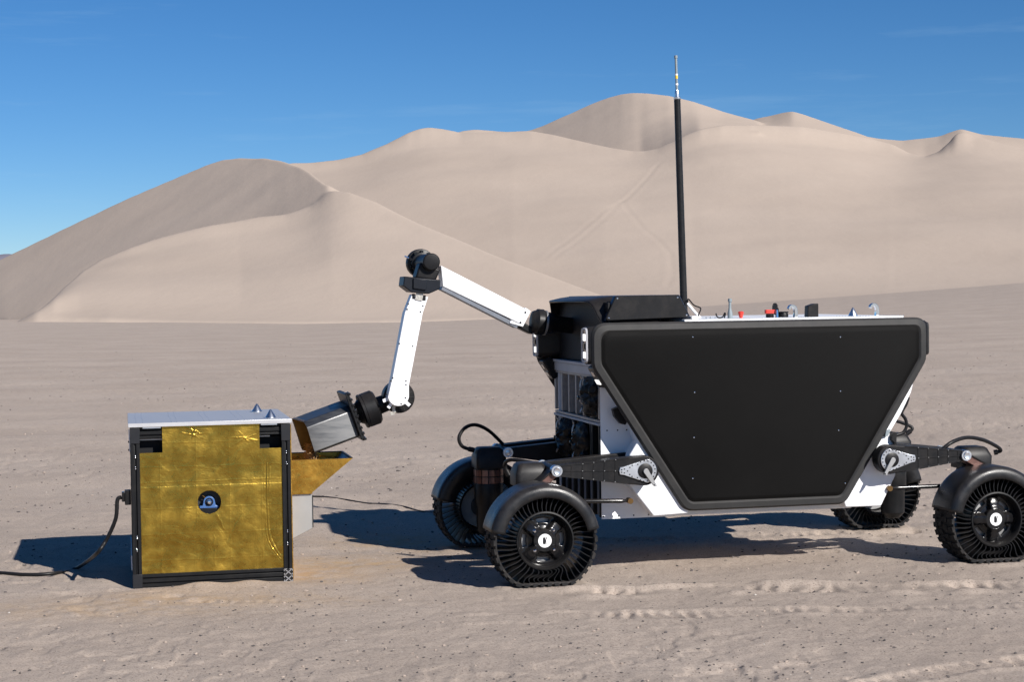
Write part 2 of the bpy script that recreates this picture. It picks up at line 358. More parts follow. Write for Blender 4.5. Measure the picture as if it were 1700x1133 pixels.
def build_ground():
    amax = math.atan2(1050, F)
    fine = np.arange(-amax, amax, 2.2 / F)
    rest = np.linspace(amax, 2 * math.pi - amax, 60)
    az = np.concatenate([fine, rest[:-1]])
    yy = np.concatenate([np.arange(760, 40, -1.25)])
    r = CH * F / yy
    r = np.concatenate([[.3, 1.2, 2.4, 3.6, 4.6, 5.6, 6.3], r[r > 6.7], [150, 180, 220, 270, 330, 400, 500, 700, 1000, 1600, 3000, 6000, 12000]])
    A, Rr = np.meshgrid(az, r); X, Y = Rr * np.sin(A), Rr * np.cos(A); Z = ground_z(X, Y)
    sp = np.zeros(X.shape)
    for px, py, sx, sy, k in [(560, 935, .55, .35, .9), (640, 895, .5, .35, .8), (700, 905, .35, .3, .5), (330, 1000, .9, .25, .55), (130, 1015, 1.0, .3, .42), (520, 955, .35, .3, .8), (500, 1000, .5, .25, .35)]:
        gx, gy = gnd(px, py); sp = np.maximum(sp, k * np.exp(-((X - gx) / sx) ** 2 - ((Y - gy) / sy) ** 2))
    o = grid_mesh('ground', X, Y, Z, 'ground_sand', wrap=True, attrs={'spill': sp}, flip=True)
    tag(o, 'pale grey-brown desert sand flat with tyre tracks and pebbles', kind='structure')
build_ground()
def gz(x, y): return float(ground_z(np.array([[x]]), np.array([[y]]))[0, 0])

# ------------------------------------------------------------------ dunes
def curve(pts):
    a = [(px_az(px, py) + (r,)) for px, py, r in pts]; return np.array(a)
LAYERS = []
def soften_r(c, px):      # even out the ranges along a crest without moving its outline
    a = np.unique(np.concatenate([c[:, 0], np.linspace(c[0, 0], c[-1, 0], 500)])); n = max(2, int(px / F / (a[-1] - a[0]) * len(a))); k = np.exp(-np.linspace(-2, 2, 2 * n + 1) ** 2); k /= k.sum()
    return np.stack([a, np.interp(a, c[:, 0], c[:, 1]), np.convolve(np.pad(np.interp(a, c[:, 0], c[:, 2]), n, 'edge'), k, 'valid')], 1)
def layer(*curves, drop=.55, sh=None, sr=0):
    cs = [curve(c) for c in curves]
    if sr: cs = [soften_r(c, sr) for c in cs]
    if sh:       # a smooth shoulder just below an uneven crest, so that its kinks stay near the top
        c = cs[-1]; a = np.linspace(c[0, 0], c[-1, 0], 900); k = np.exp(-np.linspace(-2.5, 2.5, 2 * sh[1] + 1) ** 2); k /= k.sum()
        g = lambda q: np.convolve(np.pad(np.interp(a, c[:, 0], q), sh[1], 'edge'), k, 'valid')
        e, r_ = g(c[:, 1]), g(c[:, 2]); mdl = cs[-2]; w_ = sh[0]; cs.insert(-1, np.stack([a, e * w_ + np.interp(a, mdl[:, 0], mdl[:, 1]) * (1 - w_), r_ * w_ + np.interp(a, mdl[:, 0], mdl[:, 2]) * (1 - w_)], 1))
    LAYERS.append((cs, drop, bool(sh)))
# front lobe with the sharp brink
layer([(60, 530, 296), (180, 530, 290), (290, 535, 288), (500, 537, 288), (700, 534, 292), (850, 529, 298), (1000, 521, 318), (1110, 514, 330)],
      [(60, 522, 299), (90, 500, 310), (132, 482, 330), (250, 470, 345), (400, 462, 352), (550, 445, 355), (700, 458, 345), (850, 483, 332), (1000, 505, 330), (1110, 513, 332)],
      [(60, 516, 301), (75, 508, 310), (100, 478, 345), (132, 447, 380), (165, 425, 400), (215, 405, 415), (250, 395, 425), (350, 372, 440), (425, 361, 450), (475, 358, 452), (515, 347, 456), (530, 337, 459), (540, 327, 462), (552, 321, 462), (580, 323, 456), (625, 337, 444), (700, 369, 418), (765, 395, 400), (850, 430, 376), (1000, 488, 346), (1110, 512, 333)], drop=.62, sh=(.74, 55))
# left dune, its slip side one steep plane at the angle of repose
def on_plane(pts, gx, gy, c):
    out = []
    for px, py in pts:
        a, e = px_az(px, py); out.append((px, py, (CH - c) / (gx * math.sin(a) + gy * math.cos(a) - e)))
    return out
PB = (.45, .3, -88.1)
layer(on_plane([(-160, 540), (8, 533), (60, 520), (132, 475), (250, 425), (350, 395), (475, 380), (520, 375), (545, 350)], *PB),
      on_plane([(-160, 503), (-100, 477), (-50, 454), (0, 430), (100, 383), (200, 336), (300, 291), (345, 272), (372, 263), (400, 260), (440, 261), (475, 267), (500, 276), (520, 289), (535, 302), (545, 311)], *PB), drop=.6)
# main face
layer([(380, 545, 400), (700, 534, 385), (850, 529, 380), (1000, 521, 376), (1150, 514, 372), (1480, 491, 410), (1700, 474, 440), (2600, 450, 470)],
      [(380, 420, 560), (550, 400, 570), (700, 385, 575), (850, 378, 570), (1000, 380, 560), (1150, 385, 560), (1300, 380, 570), (1480, 372, 590), (1700, 366, 600), (2600, 400, 600)],
      [(380, 300, 760), (480, 268, 800), (520, 269, 800), (560, 265, 805), (600, 256, 815), (640, 238, 830), (680, 217, 850), (700, 211, 858), (715, 210, 860), (740, 214, 858), (765, 220, 850), (800, 220, 848), (840, 219, 850), (880, 217, 850), (915, 222, 842), (950, 230, 832), (985, 239, 820), (1020, 247, 808), (1050, 252, 800), (1070, 252, 798), (1090, 248, 800), (1115, 237, 806), (1140, 225, 812), (1165, 215, 820), (1200, 209, 830), (1250, 209, 845), (1290, 211, 855), (1330, 212, 865), (1400, 222, 880), (1440, 231, 890), (1480, 241, 905), (1510, 257, 880), (1535, 263, 868), (1558, 254, 872), (1575, 238, 885), (1588, 222, 905), (1600, 220, 910), (1620, 228, 900), (1660, 239, 890), (1700, 248, 880), (1900, 285, 850), (2600, 420, 700)], drop=.5, sh=(.82, 80), sr=50)
# small gully bank
layer([(540, 300, 770), (600, 296, 780), (650, 285, 790)], [(540, 292, 790), (580, 290, 796), (606, 286, 800), (624, 277, 806), (634, 267, 812), (640, 257, 818), (650, 250, 822)], drop=.6)
# summit behind the bowl
PD = (.36, .25, -160.6)
layer(on_plane([(820, 270), (950, 270), (1065, 268), (1100, 255)], *PD) + [(1160, 226, 800), (1260, 222, 825)],
      on_plane([(820, 224), (860, 219), (880, 215), (900, 208), (940, 190), (980, 172), (1010, 161), (1032, 155), (1050, 153), (1075, 154)], *PD) + [(1110, 158, 1000), (1150, 168, 990), (1200, 185, 978), (1250, 198, 960), (1260, 201, 955)], sr=110)
layer([(760, 250, 900), (900, 250, 900)], [(750, 222, 960), (770, 216, 965), (790, 213, 968), (810, 214, 968), (830, 216, 965), (880, 218, 960), (900, 221, 960)])
layer([(1235, 226, 850), (1330, 228, 860), (1450, 245, 870)], [(1235, 206, 1010), (1255, 198, 1010), (1280, 192, 1008), (1300, 186, 1000), (1315, 183, 992), (1335, 188, 988), (1365, 198, 975), (1400, 210, 960), (1440, 225, 940), (1450, 229, 935)])
layer([(1420, 300, 930), (1700, 300, 930), (2600, 440, 800)],
      [(1420, 262, 970), (1535, 256, 975), (1600, 244, 975), (1700, 254, 975), (2600, 430, 850)],
      [(1420, 222, 1040), (1460, 229, 1035), (1500, 233, 1030), (1530, 230, 1030), (1560, 226, 1032), (1578, 219, 1035), (1590, 215, 1036), (1598, 214, 1036), (1612, 218, 1034), (1630, 223, 1030), (1700, 229, 1020), (1900, 255, 980), (2600, 410, 880)])
layer([(1640, 476, 500), (1760, 472, 500), (2100, 455, 500)], [(1640, 472, 512), (1660, 467, 520), (1680, 461, 526), (1720, 452, 530), (2100, 440, 530)])
def dune_z(A, Rr):
    Z = np.full(A.shape, -40.0)
    for cs, drop, shd in LAYERS:
        a0, a1 = cs[-1][0, 0], cs[-1][-1, 0]; Ac = np.clip(A, a0, a1)
        rk = [np.interp(Ac, c[:, 0], c[:, 2]) for c in cs]; zk = [CH + np.interp(Ac, c[:, 0], c[:, 1]) * r_ for c, r_ in zip(cs, rk)]
        for i in range(1, len(rk)): rk[i] = np.maximum(rk[i], rk[i - 1] + .8)
        n = len(cs); z = np.full(A.shape, -1e3)
        sl = [(zk[i + 1] - zk[i]) / (rk[i + 1] - rk[i]) for i in range(n - 1)]
        m_ = [sl[0] * (.35 if n > 2 else 1)] + [(sl[i - 1] + sl[i]) / 2 for i in range(1, n - 1)] + [sl[-1] * (.75 if n > 2 else 1)]
        if shd: m_[n - 2] = sl[n - 3]
        for i in range(n - 1):
            h = rk[i + 1] - rk[i]; t = (Rr - rk[i]) / h; k = (t >= 0) & (t <= 1)
            zz = (2 * t ** 3 - 3 * t ** 2 + 1) * zk[i] + (t ** 3 - 2 * t ** 2 + t) * h * m_[i] + (-2 * t ** 3 + 3 * t ** 2) * zk[i + 1] + (t ** 3 - t ** 2) * h * m_[i + 1]
            z = np.where(k, zz, z)
        z = np.where(Rr < rk[0], zk[0] - (rk[0] - Rr) * np.maximum(sl[0], .9), z)
        z = np.where(Rr > rk[-1], zk[-1] - (Rr - rk[-1]) * drop, z)
        z = z - np.abs(A - Ac) * Rr * .55
        Z = np.maximum(Z, z)
    return Z
def build_dunes():
    az = np.concatenate([np.linspace(-.62, -.34, 40)[:-1], np.arange(-.34, .34, 3.0 / F), np.linspace(.34, .75, 60)])
    r = np.concatenate([np.arange(276, 1200, 2.1), np.linspace(1205, 1500, 12)])
    A, Rr = np.meshgrid(az, r); Z = dune_z(A, Rr)
    K = np.array([.25, .5, .25])
    def sm(Z, n):
        for _ in range(n):
            Z = np.apply_along_axis(lambda q: np.convolve(np.pad(q, 1, 'edge'), K, 'valid'), 0, Z)
            Z = np.apply_along_axis(lambda q: np.convolve(np.pad(q, 1, 'edge'), K, 'valid'), 1, Z)
        return Z
    Z = sm(Z, 2)
    X, Y = Rr * np.sin(A), Rr * np.cos(A)
    up = sstep(2, 12, Z - (CH + far_base(A) * Rr))
    Z = Z + up * (fbm(X / 70, Y / 95, 3) * 1.5 + fbm(X / 17, Y / 24, 2) * .12)
    for pl in ([(1100, 268), (1068, 300), (1040, 328), (1000, 352), (960, 385), (925, 412), (900, 440)], [(1092, 276), (1060, 308), (1034, 334), (1045, 352), (1068, 380), (1095, 402), (1113, 425), (1117, 455), (1106, 482)], [(1034, 330), (1005, 362), (968, 392), (935, 418), (912, 440)]):
        g = []
        for p, q in zip(pl[:-1], pl[1:]):
            for t in (0, .25, .5, .75):
                a, e = px_az(p[0] + (q[0] - p[0]) * t, p[1] + (q[1] - p[1]) * t); rs = np.arange(378, 860, 1.0); zz = dune_z(np.full((1, len(rs)), a), rs[None])[0]; k = np.nonzero((zz - CH) / rs >= e)[0]
                if len(k): g.append((rs[k[0]] * math.sin(a), rs[k[0]] * math.cos(a)))
        best = np.full(X.shape, 99.0)
        for (x0, y0), (x1, y1) in zip(g[:-1], g[1:]):
            L = math.hypot(x1 - x0, y1 - y0) + 1e-6
            if L > 80: continue
            tx, ty = (x1 - x0) / L, (y1 - y0) / L; s_ = np.clip((X - x0) * tx + (Y - y0) * ty, 0, L); best = np.minimum(best, np.hypot(X - x0 - tx * s_, Y - y0 - ty * s_))
        Z = Z - .045 * np.exp(-(best / .8) ** 2) + .02 * np.exp(-((best - 1.8) / .8) ** 2)
    tag(grid_mesh('dunes', X, Y, Z, 'dune_sand', flip=True), 'high pale sand dunes with a sharp curved brink', kind='structure')
build_dunes()
def build_hill():
    az = np.linspace(-.55, .1, 240); r = np.linspace(5600, 7600, 30); A, Rr = np.meshgrid(az, r)
    c = np.array([px_az(*q) for q in [(-900, 440), (-400, 425), (-150, 433), (0, 428), (25, 423), (60, 417), (200, 415), (400, 430), (700, 480), (1200, 489)]])
    top = CH + np.interp(A, c[:, 0], c[:, 1]) * 6500
    k = np.clip(1 - np.abs(Rr - 6500) / 900, 0, 1); Z = -60 + (top + 60) * k + fbm(A * 60, Rr / 300, 4) * 30 * k
    tag(grid_mesh('far_hill', Rr * np.sin(A), Rr * np.cos(A), Z, 'hazy_hill_rock', flip=True), 'low rocky hill on the horizon behind the dunes, coloured purple for haze', kind='structure')
build_hill()

# ================================================================== ROVER
rover = empty('lunar_rover', RV.O, RV.psi)
tag(rover, 'large white and black four-wheeled rover with robot arm, tall mast and dark side panels', 'rover')
HZ, WB = .2813, 2.995
VN, VF = .13, 1.87                       # wheel centre planes, near and far
def mir(q): return (q[0], 2.0 - q[1], q[2])
# ---- wheel (local: axis y, outer face towards -y)
def softmin(a, b, k=.012):
    h = max(0., min(1., .5 + .5 * (b - a) / k)); return b * (1 - h) + a * h - k * h * (1 - h)
def R_band(th):
    s = -math.sin(th); return softmin(.318, .268 / s, .02) if s > .3 else .318
def pol(r, th, y): return (r * math.cos(th), y, r * math.sin(th))
def build_wheel():
    b = MB(); n = 64
    prof = [(.160, .10), (.175, .105), (.170, .09), (.170, -.09), (.180, -.108), (.178, -.118), (.170, -.120), (.163, -.108), (.160, -.05)]
    b.loops([[pol(r, k * 2 * math.pi / n, y) for k in range(n)] for r, y in prof], closed=True)
    wheel = b.obj('wheel', 'black_metal', rover)
    t = MB(); n = 120
    rings = []
    for k in range(n):
        th = k * 2 * math.pi / n; Rb = R_band(th); rings.append([pol(Rb - .016, th, -.120), pol(Rb - .005, th, -.127), pol(Rb, th, -.112), pol(Rb, th, .112), pol(Rb - .005, th, .127), pol(Rb - .016, th, .120)])
    t.loops(rings, closed=True)
    nl = 38
    for k in range(nl):
        for side in (-1, 1):
            th = (k + (.5 if side > 0 else 0)) * 2 * math.pi / nl; w = .098 + .012 * math.sin(k * 5.1); sk = .035 * side
            for (y0, y1, dth, h, wf) in ((.010, .060, 0, .010, .80), (.070, .131, .03, .010, 1.0)):
                q = []
                for (yy, rr) in ((y0, 0), (y1, 0)):
                    for e in (-1, 1):
                        for hh in (-.006 if yy < .13 else -.012, h):
                            a = th + dth + e * w * wf * .5 + sk * yy * 8
                            q.append(pol(R_band(a) + hh - (.004 if yy > .13 and hh > 0 else 0), a, side * yy))
                t.add(q, [(0, 1, 3, 2), (4, 6, 7, 5), (0, 4, 5, 1), (2, 3, 7, 6), (1, 5, 7, 3), (0, 2, 6, 4)])
    t.obj('tyre', 'rubber', wheel, smooth=30)
    ns = 48
    for k in range(ns):
        th = (k + .3) * 2 * math.pi / ns; Ri = R_band(th) - .014; comp = max(0, .304 - Ri) / .04; r0 = .174
        mid = []
        for i in range(11):
            q = i / 10; r = r0 + (Ri - r0) * q
            off = .006 * math.sin(math.pi * q) + (.003 + .022 * comp) * math.sin(2 * math.pi * q) * (1 if k % 2 else .85) - .012 * (q - .5)
            mid.append((r, th + off / r))
        s = MB(); ls = []
        for i, (r, a) in enumerate(mid):
            h = .0024 / r
            ls.append([pol(r, a - h, -.112), pol(r, a + h, -.112), pol(r, a + h, .112), pol(r, a - h, .112)])
        s.loops(ls); s.obj('spoke', 'spoke_rubber', wheel, smooth=50)
    # pressed face with four arms
    f = MB(); nr, nt = 16, 96; idx = {}
    for i in range(nr + 1):
        r = .060 + (.166 - .060) * i / nr
        for j in range(nt):
            th = j * 2 * math.pi / nt; d = abs(((th - math.pi / 4 + math.pi / 4) % (math.pi / 2)) - math.pi / 4) * r
            a = 1 - max(0, min(1, (d - .022) / .016)); a = a * a * (3 - 2 * a); q = (r - .060) / .106
            idx[i, j] = len(f.v); f.v.append(pol(r, th, -.048 - .040 * a * (1 - q ** 2.2) - .012 * max(0, 1 - q * 4) - .018 * (q > .93)))
    for i in range(nr):
        for j in range(nt):
            r = .060 + .106 * (i + .5) / nr; th = (j + .5) * 2 * math.pi / nt; d = abs(((th + math.pi / 4) % (math.pi / 2)) - math.pi / 4)
            if .106 < r < .134 and d < .30: continue
            f.f.append((idx[i, j], idx[i, (j + 1) % nt], idx[i + 1, (j + 1) % nt], idx[i + 1, j]))
    face = f.obj('rim_face', 'black_gloss', wheel, smooth=40); sd = face.modifiers.new('thick', 'SOLIDIFY'); sd.thickness = .006; sd.offset = 0
    MB().lathe((0, 0, 0), (0, -1, 0), [(.150, 0), (.150, .02), (.09, .024), (.02, .024)], 48).obj('brake_disc', 'silver_disc', wheel)
    MB().lathe((0, 0, 0), (0, -1, 0), [(.02, .03), (.070, .05), (.070, .096), (.066, .101), (.020, .102)], 40).obj('hub', 'black_plastic', wheel)
    MB().lathe((0, 0, 0), (0, -1, 0), [(.0415, .100), (.0415, .1045), (.001, .1045)], 36).obj('hub_badge', 'emblem_white', wheel, smooth=20)
    dark = MB(); P = rnd([(-.0135, -.021), (.0135, -.021), (.0135, .021), (-.0135, .021)], .009, 6)
    dark.loops([[(x, -.1045, z) for x, z in P], [(x, -.1056, z) for x, z in P]]).obj('badge_mark', 'emblem_dark', wheel, smooth=0)
    up_ = [(.0015 + .0085 * math.sin(math.pi * q) + .004 * q, .0225 - .045 * q) for q in [i / 12 for i in range(13)]]
    lf = MB(); out_ = up_ + [(x - .0036 - .001 * math.sin(math.pi * k / 12), z) for k, (x, z) in reversed(list(enumerate(up_)))]
    lf.loops([[(x, -.1055, z) for x, z in out_], [(x, -.1064, z) for x, z in out_]]).obj('badge_leaf', 'emblem_white', wheel, smooth=0)
    nut = None
    for k in range(4):
        a = math.pi / 4 + k * math.pi / 2; M = Matrix.Translation(pol(.084, a, 0))
        if nut is None:
            nut = MB().lathe((0, 0, 0), (0, -1, 0), [(.011, .07), (.011, .088), (.0085, .090), (.0085, .102), (.005, .105)], 12).obj('wheel_nut', 'chrome', wheel); nut.matrix_local = M
        else: inst(nut, 'wheel_nut', wheel, M)
    for k in range(8):
        a = k * math.pi / 4 + .2; M = Matrix.Translation(pol(.056, a, 0))
        if k == 0:
            hb = MB().lathe((0, 0, 0), (0, -1, 0), [(.005, .10), (.005, .1045), (.002, .105)], 8).obj('hub_bolt', 'black_metal', wheel); hb.matrix_local = M
        else: inst(hb, 'hub_bolt', wheel, M)
    return wheel
wheel0 = build_wheel(); wheel0.location = (0, VN, HZ)
def copy_wheel(loc, rz, face_rot):
    c = wheel0.copy(); COL.objects.link(c); c.parent = rover; c.location = loc; c.rotation_euler = (0, 0, rz)
    for ch in wheel0.children:
        d = ch.copy(); COL.objects.link(d); d.parent = c
        if face_rot and ch.name.split('.')[0] in ('rim_face', 'wheel_nut', 'hub_bolt'):
            d.matrix_local = Matrix.Rotation(face_rot, 4, 'Y') @ ch.matrix_local
    return c
copy_wheel((WB, VN, HZ), 0, math.pi / 4)
copy_wheel((0, VF, HZ), math.pi, .3); copy_wheel((WB, VF, HZ), math.pi, .6)
# ---- fenders
def fender(u, v, side, name='fender'):
    f = MB(); prof = [(.262, -.146), (.280, -.150), (.300, -.150), (.318, -.146), (.332, -.136), (.339, -.122), (.3415, -.105), (.342, -.04), (.342, .09), (.340, .122), (.332, .136), (.32, .140), (.215, .140)]
    n = 44; ls = []
    for k in range(n + 1):
        th = R_(11) + R_(158) * k / n; ls.append([(u + r * math.cos(th), v + side * y, HZ + .002 + r * math.sin(th)) for r, y in prof])
    nn = len(prof)
    f.add([q for l in ls for q in l], [(a * nn + i, a * nn + i + 1, (a + 1) * nn + i + 1, (a + 1) * nn + i) for a in range(n) for i in range(nn - 1)])
    o = f.obj(name, 'fender_black', rover, smooth=60); s = o.modifiers.new('thick', 'SOLIDIFY'); s.thickness = .005; s.offset = 0
    # strut joining it to the steering column
    MB().beam((u, v + side * .14, HZ + .30), (u, v + side * .27, HZ + .26), .05, .02).obj('fender_bracket', 'black_metal', o)
for u in (0, WB): fender(u, VN, 1); fender(u, VF, -1)
# ---- swing arms, steering columns, cables
def corner(end, far):        # end: 0 front, 1 rear
    sg = -1 if end == 0 else 1; M = mir if far else (lambda q: q)
    v0, v1 = .165, .255
    piv = RV.at(1071, 782.5, v0 - .01) if end == 0 else RV.at(1480.5, 764, v0 - .01); kn = RV.at(925, 783, v0 - .02) if end == 0 else RV.at(1605, 757, v0 - .02)
    L = math.hypot(kn[0] - piv[0], kn[1] - piv[1]); ax = ((kn[0] - piv[0]) / L, (kn[1] - piv[1]) / L); nx = (-ax[1], ax[0])
    pt = lambda a, b: (piv[0] + ax[0] * a + nx[0] * b, piv[1] + ax[1] * a + nx[1] * b)
    out = [pt(-.093 * math.cos(t), .093 * math.sin(t)) for t in [R_(-88 + 176 * i / 20) for i in range(21)]]
    poly = out + [pt(.16, .078), pt(L, .030), pt(L + .02, .0), pt(L, -.030), pt(.16, -.078)]
    b = MB(); b.loops([[M((u, v0, z)) for u, z in poly], [M((u, v1, z)) for u, z in poly]])
    arm = b.obj('swing_arm', 'black_plastic', rover, bevel=.006)
    # raised ribs on the outer face
    rb = MB()
    for a in (.19, .26, .33, .40, .47):
        h = .078 - (.048) * (a - .16) / (L - .16) - .006
        rb.loops([[M((*pt(a - .0025, -h)[:1], v0 - .003, pt(a - .0025, -h)[1])), M((pt(a + .0025, -h)[0], v0 - .003, pt(a + .0025, -h)[1])), M((pt(a + .0025, h)[0], v0 - .003, pt(a + .0025, h)[1])), M((pt(a - .0025, h)[0], v0 - .003, pt(a - .0025, h)[1]))],
                  [M((pt(a - .0025, -h)[0], v0, pt(a - .0025, -h)[1])), M((pt(a + .0025, -h)[0], v0, pt(a + .0025, -h)[1])), M((pt(a + .0025, h)[0], v0, pt(a + .0025, h)[1])), M((pt(a - .0025, h)[0], v0, pt(a - .0025, h)[1]))]])
    def strip(a0, b0, a1, b1, w):
        p, q = pt(a0, b0), pt(a1, b1); rb.beam(M((p[0], v0, p[1])), M((q[0], v0, q[1])), w, .008, up=(0, 1, 0))
    strip(.17, 0, L - .03, 0, .006); strip(.10, .080, L - .01, .029, .008); strip(.10, -.080, L - .01, -.029, .008)
    rb.obj('rib', 'black_plastic', arm)
    b = MB(); b.loops([[M((u, .44, z)) for u, z in poly], [M((u, .52, z)) for u, z in poly]]); b.obj('inner_arm', 'black_plastic', rover, bevel=.006); kc2 = MB(); kc2.lathe(M((kn[0], .52, kn[1])), (0, 1 if not far else -1, 0), [(.036, -.01), (.036, .004), (.034, .010), (.024, .010), (.020, .004), (.012, .006)], 30); kc2.obj('knuckle_cap', 'aluminium', rover)
    bolt = None
    for a in (.19, .26, .33, .40):
        for s_ in (-1, 0, 1):
            h = s_ * (.072 - .048 * (a - .16) / (L - .16)); p = pt(a, h); T = Matrix.Translation(M((p[0], v0 - .003, p[1])))
            if bolt is None: bolt = MB().lathe((0, .004, 0), (0, -1, 0), [(.003, 0), (.003, .006), (.002, .007)], 8).obj('bolt', 'silver_disc', arm); bolt.matrix_local = T
            else: inst(bolt, 'bolt', arm, T)
    # silver teardrop plate, inner disc, crank
    tp = [pt(-.075 * math.cos(t), .075 * math.sin(t)) for t in [R_(-78 + 156 * i / 24) for i in range(25)]] + [pt(.135, .026), pt(.162, .022), pt(.168, .0), pt(.162, -.022), pt(.135, -.026)]
    hole = lambda: None
    pl = MB(); pl.loops([[M((u, v0 - .012, z)) for u, z in tp], [M((u, v0 + .002, z)) for u, z in tp]]); plate = pl.obj('pivot_plate', 'aluminium', rover, bevel=.002)
    sb = None
    spots = [pt(.064 * math.cos(t), .064 * math.sin(t)) for t in [R_(40 + 280 * i / 13) for i in range(14)]] + [pt(a, b_) for a, b_ in ((.10, .022), (.10, -.022), (.115, 0), (.135, .012), (.135, -.012), (.152, .008), (.152, -.008), (.085, .034), (.085, -.034))]
    for p in spots:
        T = Matrix.Translation(M((p[0], v0 - .012, p[1])))
        if sb is None: sb = MB().lathe((0, .002, 0), (0, -1, 0), [(.0042, 0), (.0042, .004), (.003, .005)], 8).obj('plate_bolt', 'black_metal', plate); sb.matrix_local = T
        else: inst(sb, 'plate_bolt', plate, T)
    so = -1 if not far else 1
    MB().lathe(M((piv[0], v0 - .010, piv[1])), (0, so, 0), [(.047, 0), (.047, .007), (.044, .009), (.01, .009)], 36).obj('pivot_disc', 'grey_plastic' if False else 'black_plastic', plate)
    e = (piv[0] + .055 * (-sg) , piv[1] - .088)
    cr_ = MB(); dx, dz = e[0] - piv[0], e[1] - piv[1]; ll = math.hypot(dx, dz); dx /= ll; dz /= ll; px_, pz_ = -dz, dx
    cp = [(piv[0] + px_ * .017 * math.cos(t) - dx * .017 * math.sin(t), piv[1] + pz_ * .017 * math.cos(t) - dz * .017 * math.sin(t)) for t in [math.pi * i / 10 for i in range(11)]] + [(e[0] - px_ * .010, e[1] - pz_ * .010), (e[0] + px_ * .010, e[1] + pz_ * .010)]
    cr_.loops([[M((u, v0 - .034, z)) for u, z in cp], [M((u, v0 - .020, z)) for u, z in cp]]); cr_.cyl(M((e[0], v0 - .05, e[1])), M((e[0], v0 - .012, e[1])), .008, n=12); cr_.cyl(M((piv[0], v0 - .022, piv[1])), M((piv[0], v0 + .0, piv[1])), .012, n=14)
    cr_.obj('crank', 'silver_disc', rover, bevel=.002)
    MB().cyl(M((piv[0], v1 - .01, piv[1])), M((piv[0], .45, piv[1])), .07, n=32).obj('pivot_axle', 'black_metal', rover)
    # silver knuckle cap
    kc = MB(); kc.lathe(M((kn[0], v0 - .02, kn[1])), (0, -so, 0), [(.012, -.004), (.020, -.006), (.024, 0), (.034, .0), (.036, .006), (.036, .05)], 30); kc.obj('knuckle_cap', 'aluminium', rover)
    MB().cyl(M((kn[0], v0 + .02, kn[1])), M((kn[0], .515, kn[1])), .030, n=24).obj('knuckle_pin', 'black_metal', rover)
    # steering column: tapered cover on a motor with copper-tinted shell
    u0 = 0 if end == 0 else WB + .03; hv0, hv1 = .31, .51
    H = MB()
    def ring(z, a, b_, c, d): return [M((u0 + q[0], q[1], z)) for q in rnd([(a, c), (b_, c), (b_, d), (a, d)], .03, 3)]
    H.loops([ring(.58, -.105, .105, hv0, hv1), ring(.66, -.105, .110, hv0, hv1), ring(.712, -.085, .085, hv0 + .02, hv1 - .02), ring(.722, -.070, .070, hv0 + .03, hv1 - .03)])
    cov = H.obj('motor_cover', 'black_plastic', rover, bevel=.004)
    shell = MB(); shell.lathe(M((u0, .40, .10)), (0, 0, 1), [(.05, 0), (.085, .04), (.088, .2), (.100, .24), (.100, .36), (.093, .385), (.100, .39), (.100, .49)], 32); shell.obj('steering_motor', 'black_metal', rover, bevel=.004)
    cop = MB(); 
    for zz in (.475, .525):
        for k in range(14):
            a0 = 2 * math.pi * (k + .07) / 14; a1 = 2 * math.pi * (k + .93) / 14; q = []
            for r in (.098, .104):
                for a in (a0, (a0 + a1) / 2, a1):
                    for z in (zz, zz + .042): q.append(M((u0 + r * math.cos(a), .40 + r * math.sin(a), z)))
            cop.add(q, [(6, 8, 9, 7), (8, 10, 11, 9), (0, 1, 3, 2), (2, 3, 5, 4), (0, 6, 7, 1), (4, 5, 11, 10), (1, 7, 9, 3), (3, 9, 11, 5), (0, 2, 8, 6), (2, 4, 10, 8)])
    cop.obj('copper_shell', 'copper_tint', cov)
    # brown link from knuckle towards the fork
    d0, d1 = (kn[0], kn[1]), (u0 + (.0 if end == 0 else 0), .585)
    lk = MB(); lk.beam(M((d0[0], .22, d0[1] - .008)), M((d1[0] , .22, d1[1])), .10, .052, up=(0, 0, 1)); lk.obj('knuckle_link', 'copper_tint', rover, bevel=.006)
    lt = MB(); lt.beam(M((d0[0], .22, d0[1] + .02)), M((d1[0], .22, d1[1] + .032)), .115, .012); lt.obj('link_cover', 'black_plastic', rover, bevel=.003)
    MB().beam(M((u0, .2, .52)), M((u0, .42, .52)), .10, .06).obj('fork', 'black_metal', rover, bevel=.006)
    MB().cyl(M((u0 - (.03 if end else 0), .14, HZ)), M((u0 - (.03 if end else 0), .42, HZ)), .075, n=30).obj('drive_motor', 'black_metal', rover, bevel=.004)
    # lower rod
    a0, a1 = ((.30, .478), (.60, .468)) if end == 0 else ((2.40, .478), (2.79, .478))
    ro = MB(); ro.tube([M((a0[0] + (a1[0] - a0[0]) * q, .30, a0[1] + (a1[1] - a0[1]) * q)) for q in (0, .08, .12, .88, .92, 1)], [.008, .013, .014, .014, .013, .008], 14); ro.obj('lower_rod', 'black_gloss', rover)
    ro2 = MB(); e_ = a1 if end == 0 else a0; ro2.cyl(M((e_[0] + sg * -.02, .275, e_[1])), M((e_[0] + sg * -.02, .33, e_[1])), .018, n=16); ro2.obj('rod_end', 'brass', rover)
    # power cable looping over the column
    if far and end == 0: pts = [rp(835, 738, 1.72), rp(812, 716, 1.70), rp(790, 706, 1.66), rp(772, 711, 1.62), rp(762, 727, 1.60), rp(768, 742, 1.60), rp(787, 748, 1.60)]
    elif not far and end == 0: pts = [rp(960, 782, .34), rp(930, 776, .36), rp(890, 770, .55), rp(850, 764, .70), rp(838, 772, .80), rp(845, 790, .80)]
    elif not far: pts = [rp(1563, 748, .22), rp(1580, 735, .22), rp(1605, 727, .28), rp(1632, 731, .34), rp(1655, 742, .40), rp(1661, 749, .42), rp(1650, 752, .44)]
    else: pts = [(2.55, 1.75, .70), (2.75, 1.70, .80), (3.0, 1.66, .82), (3.18, 1.6, .76), (3.14, 1.6, .71)]
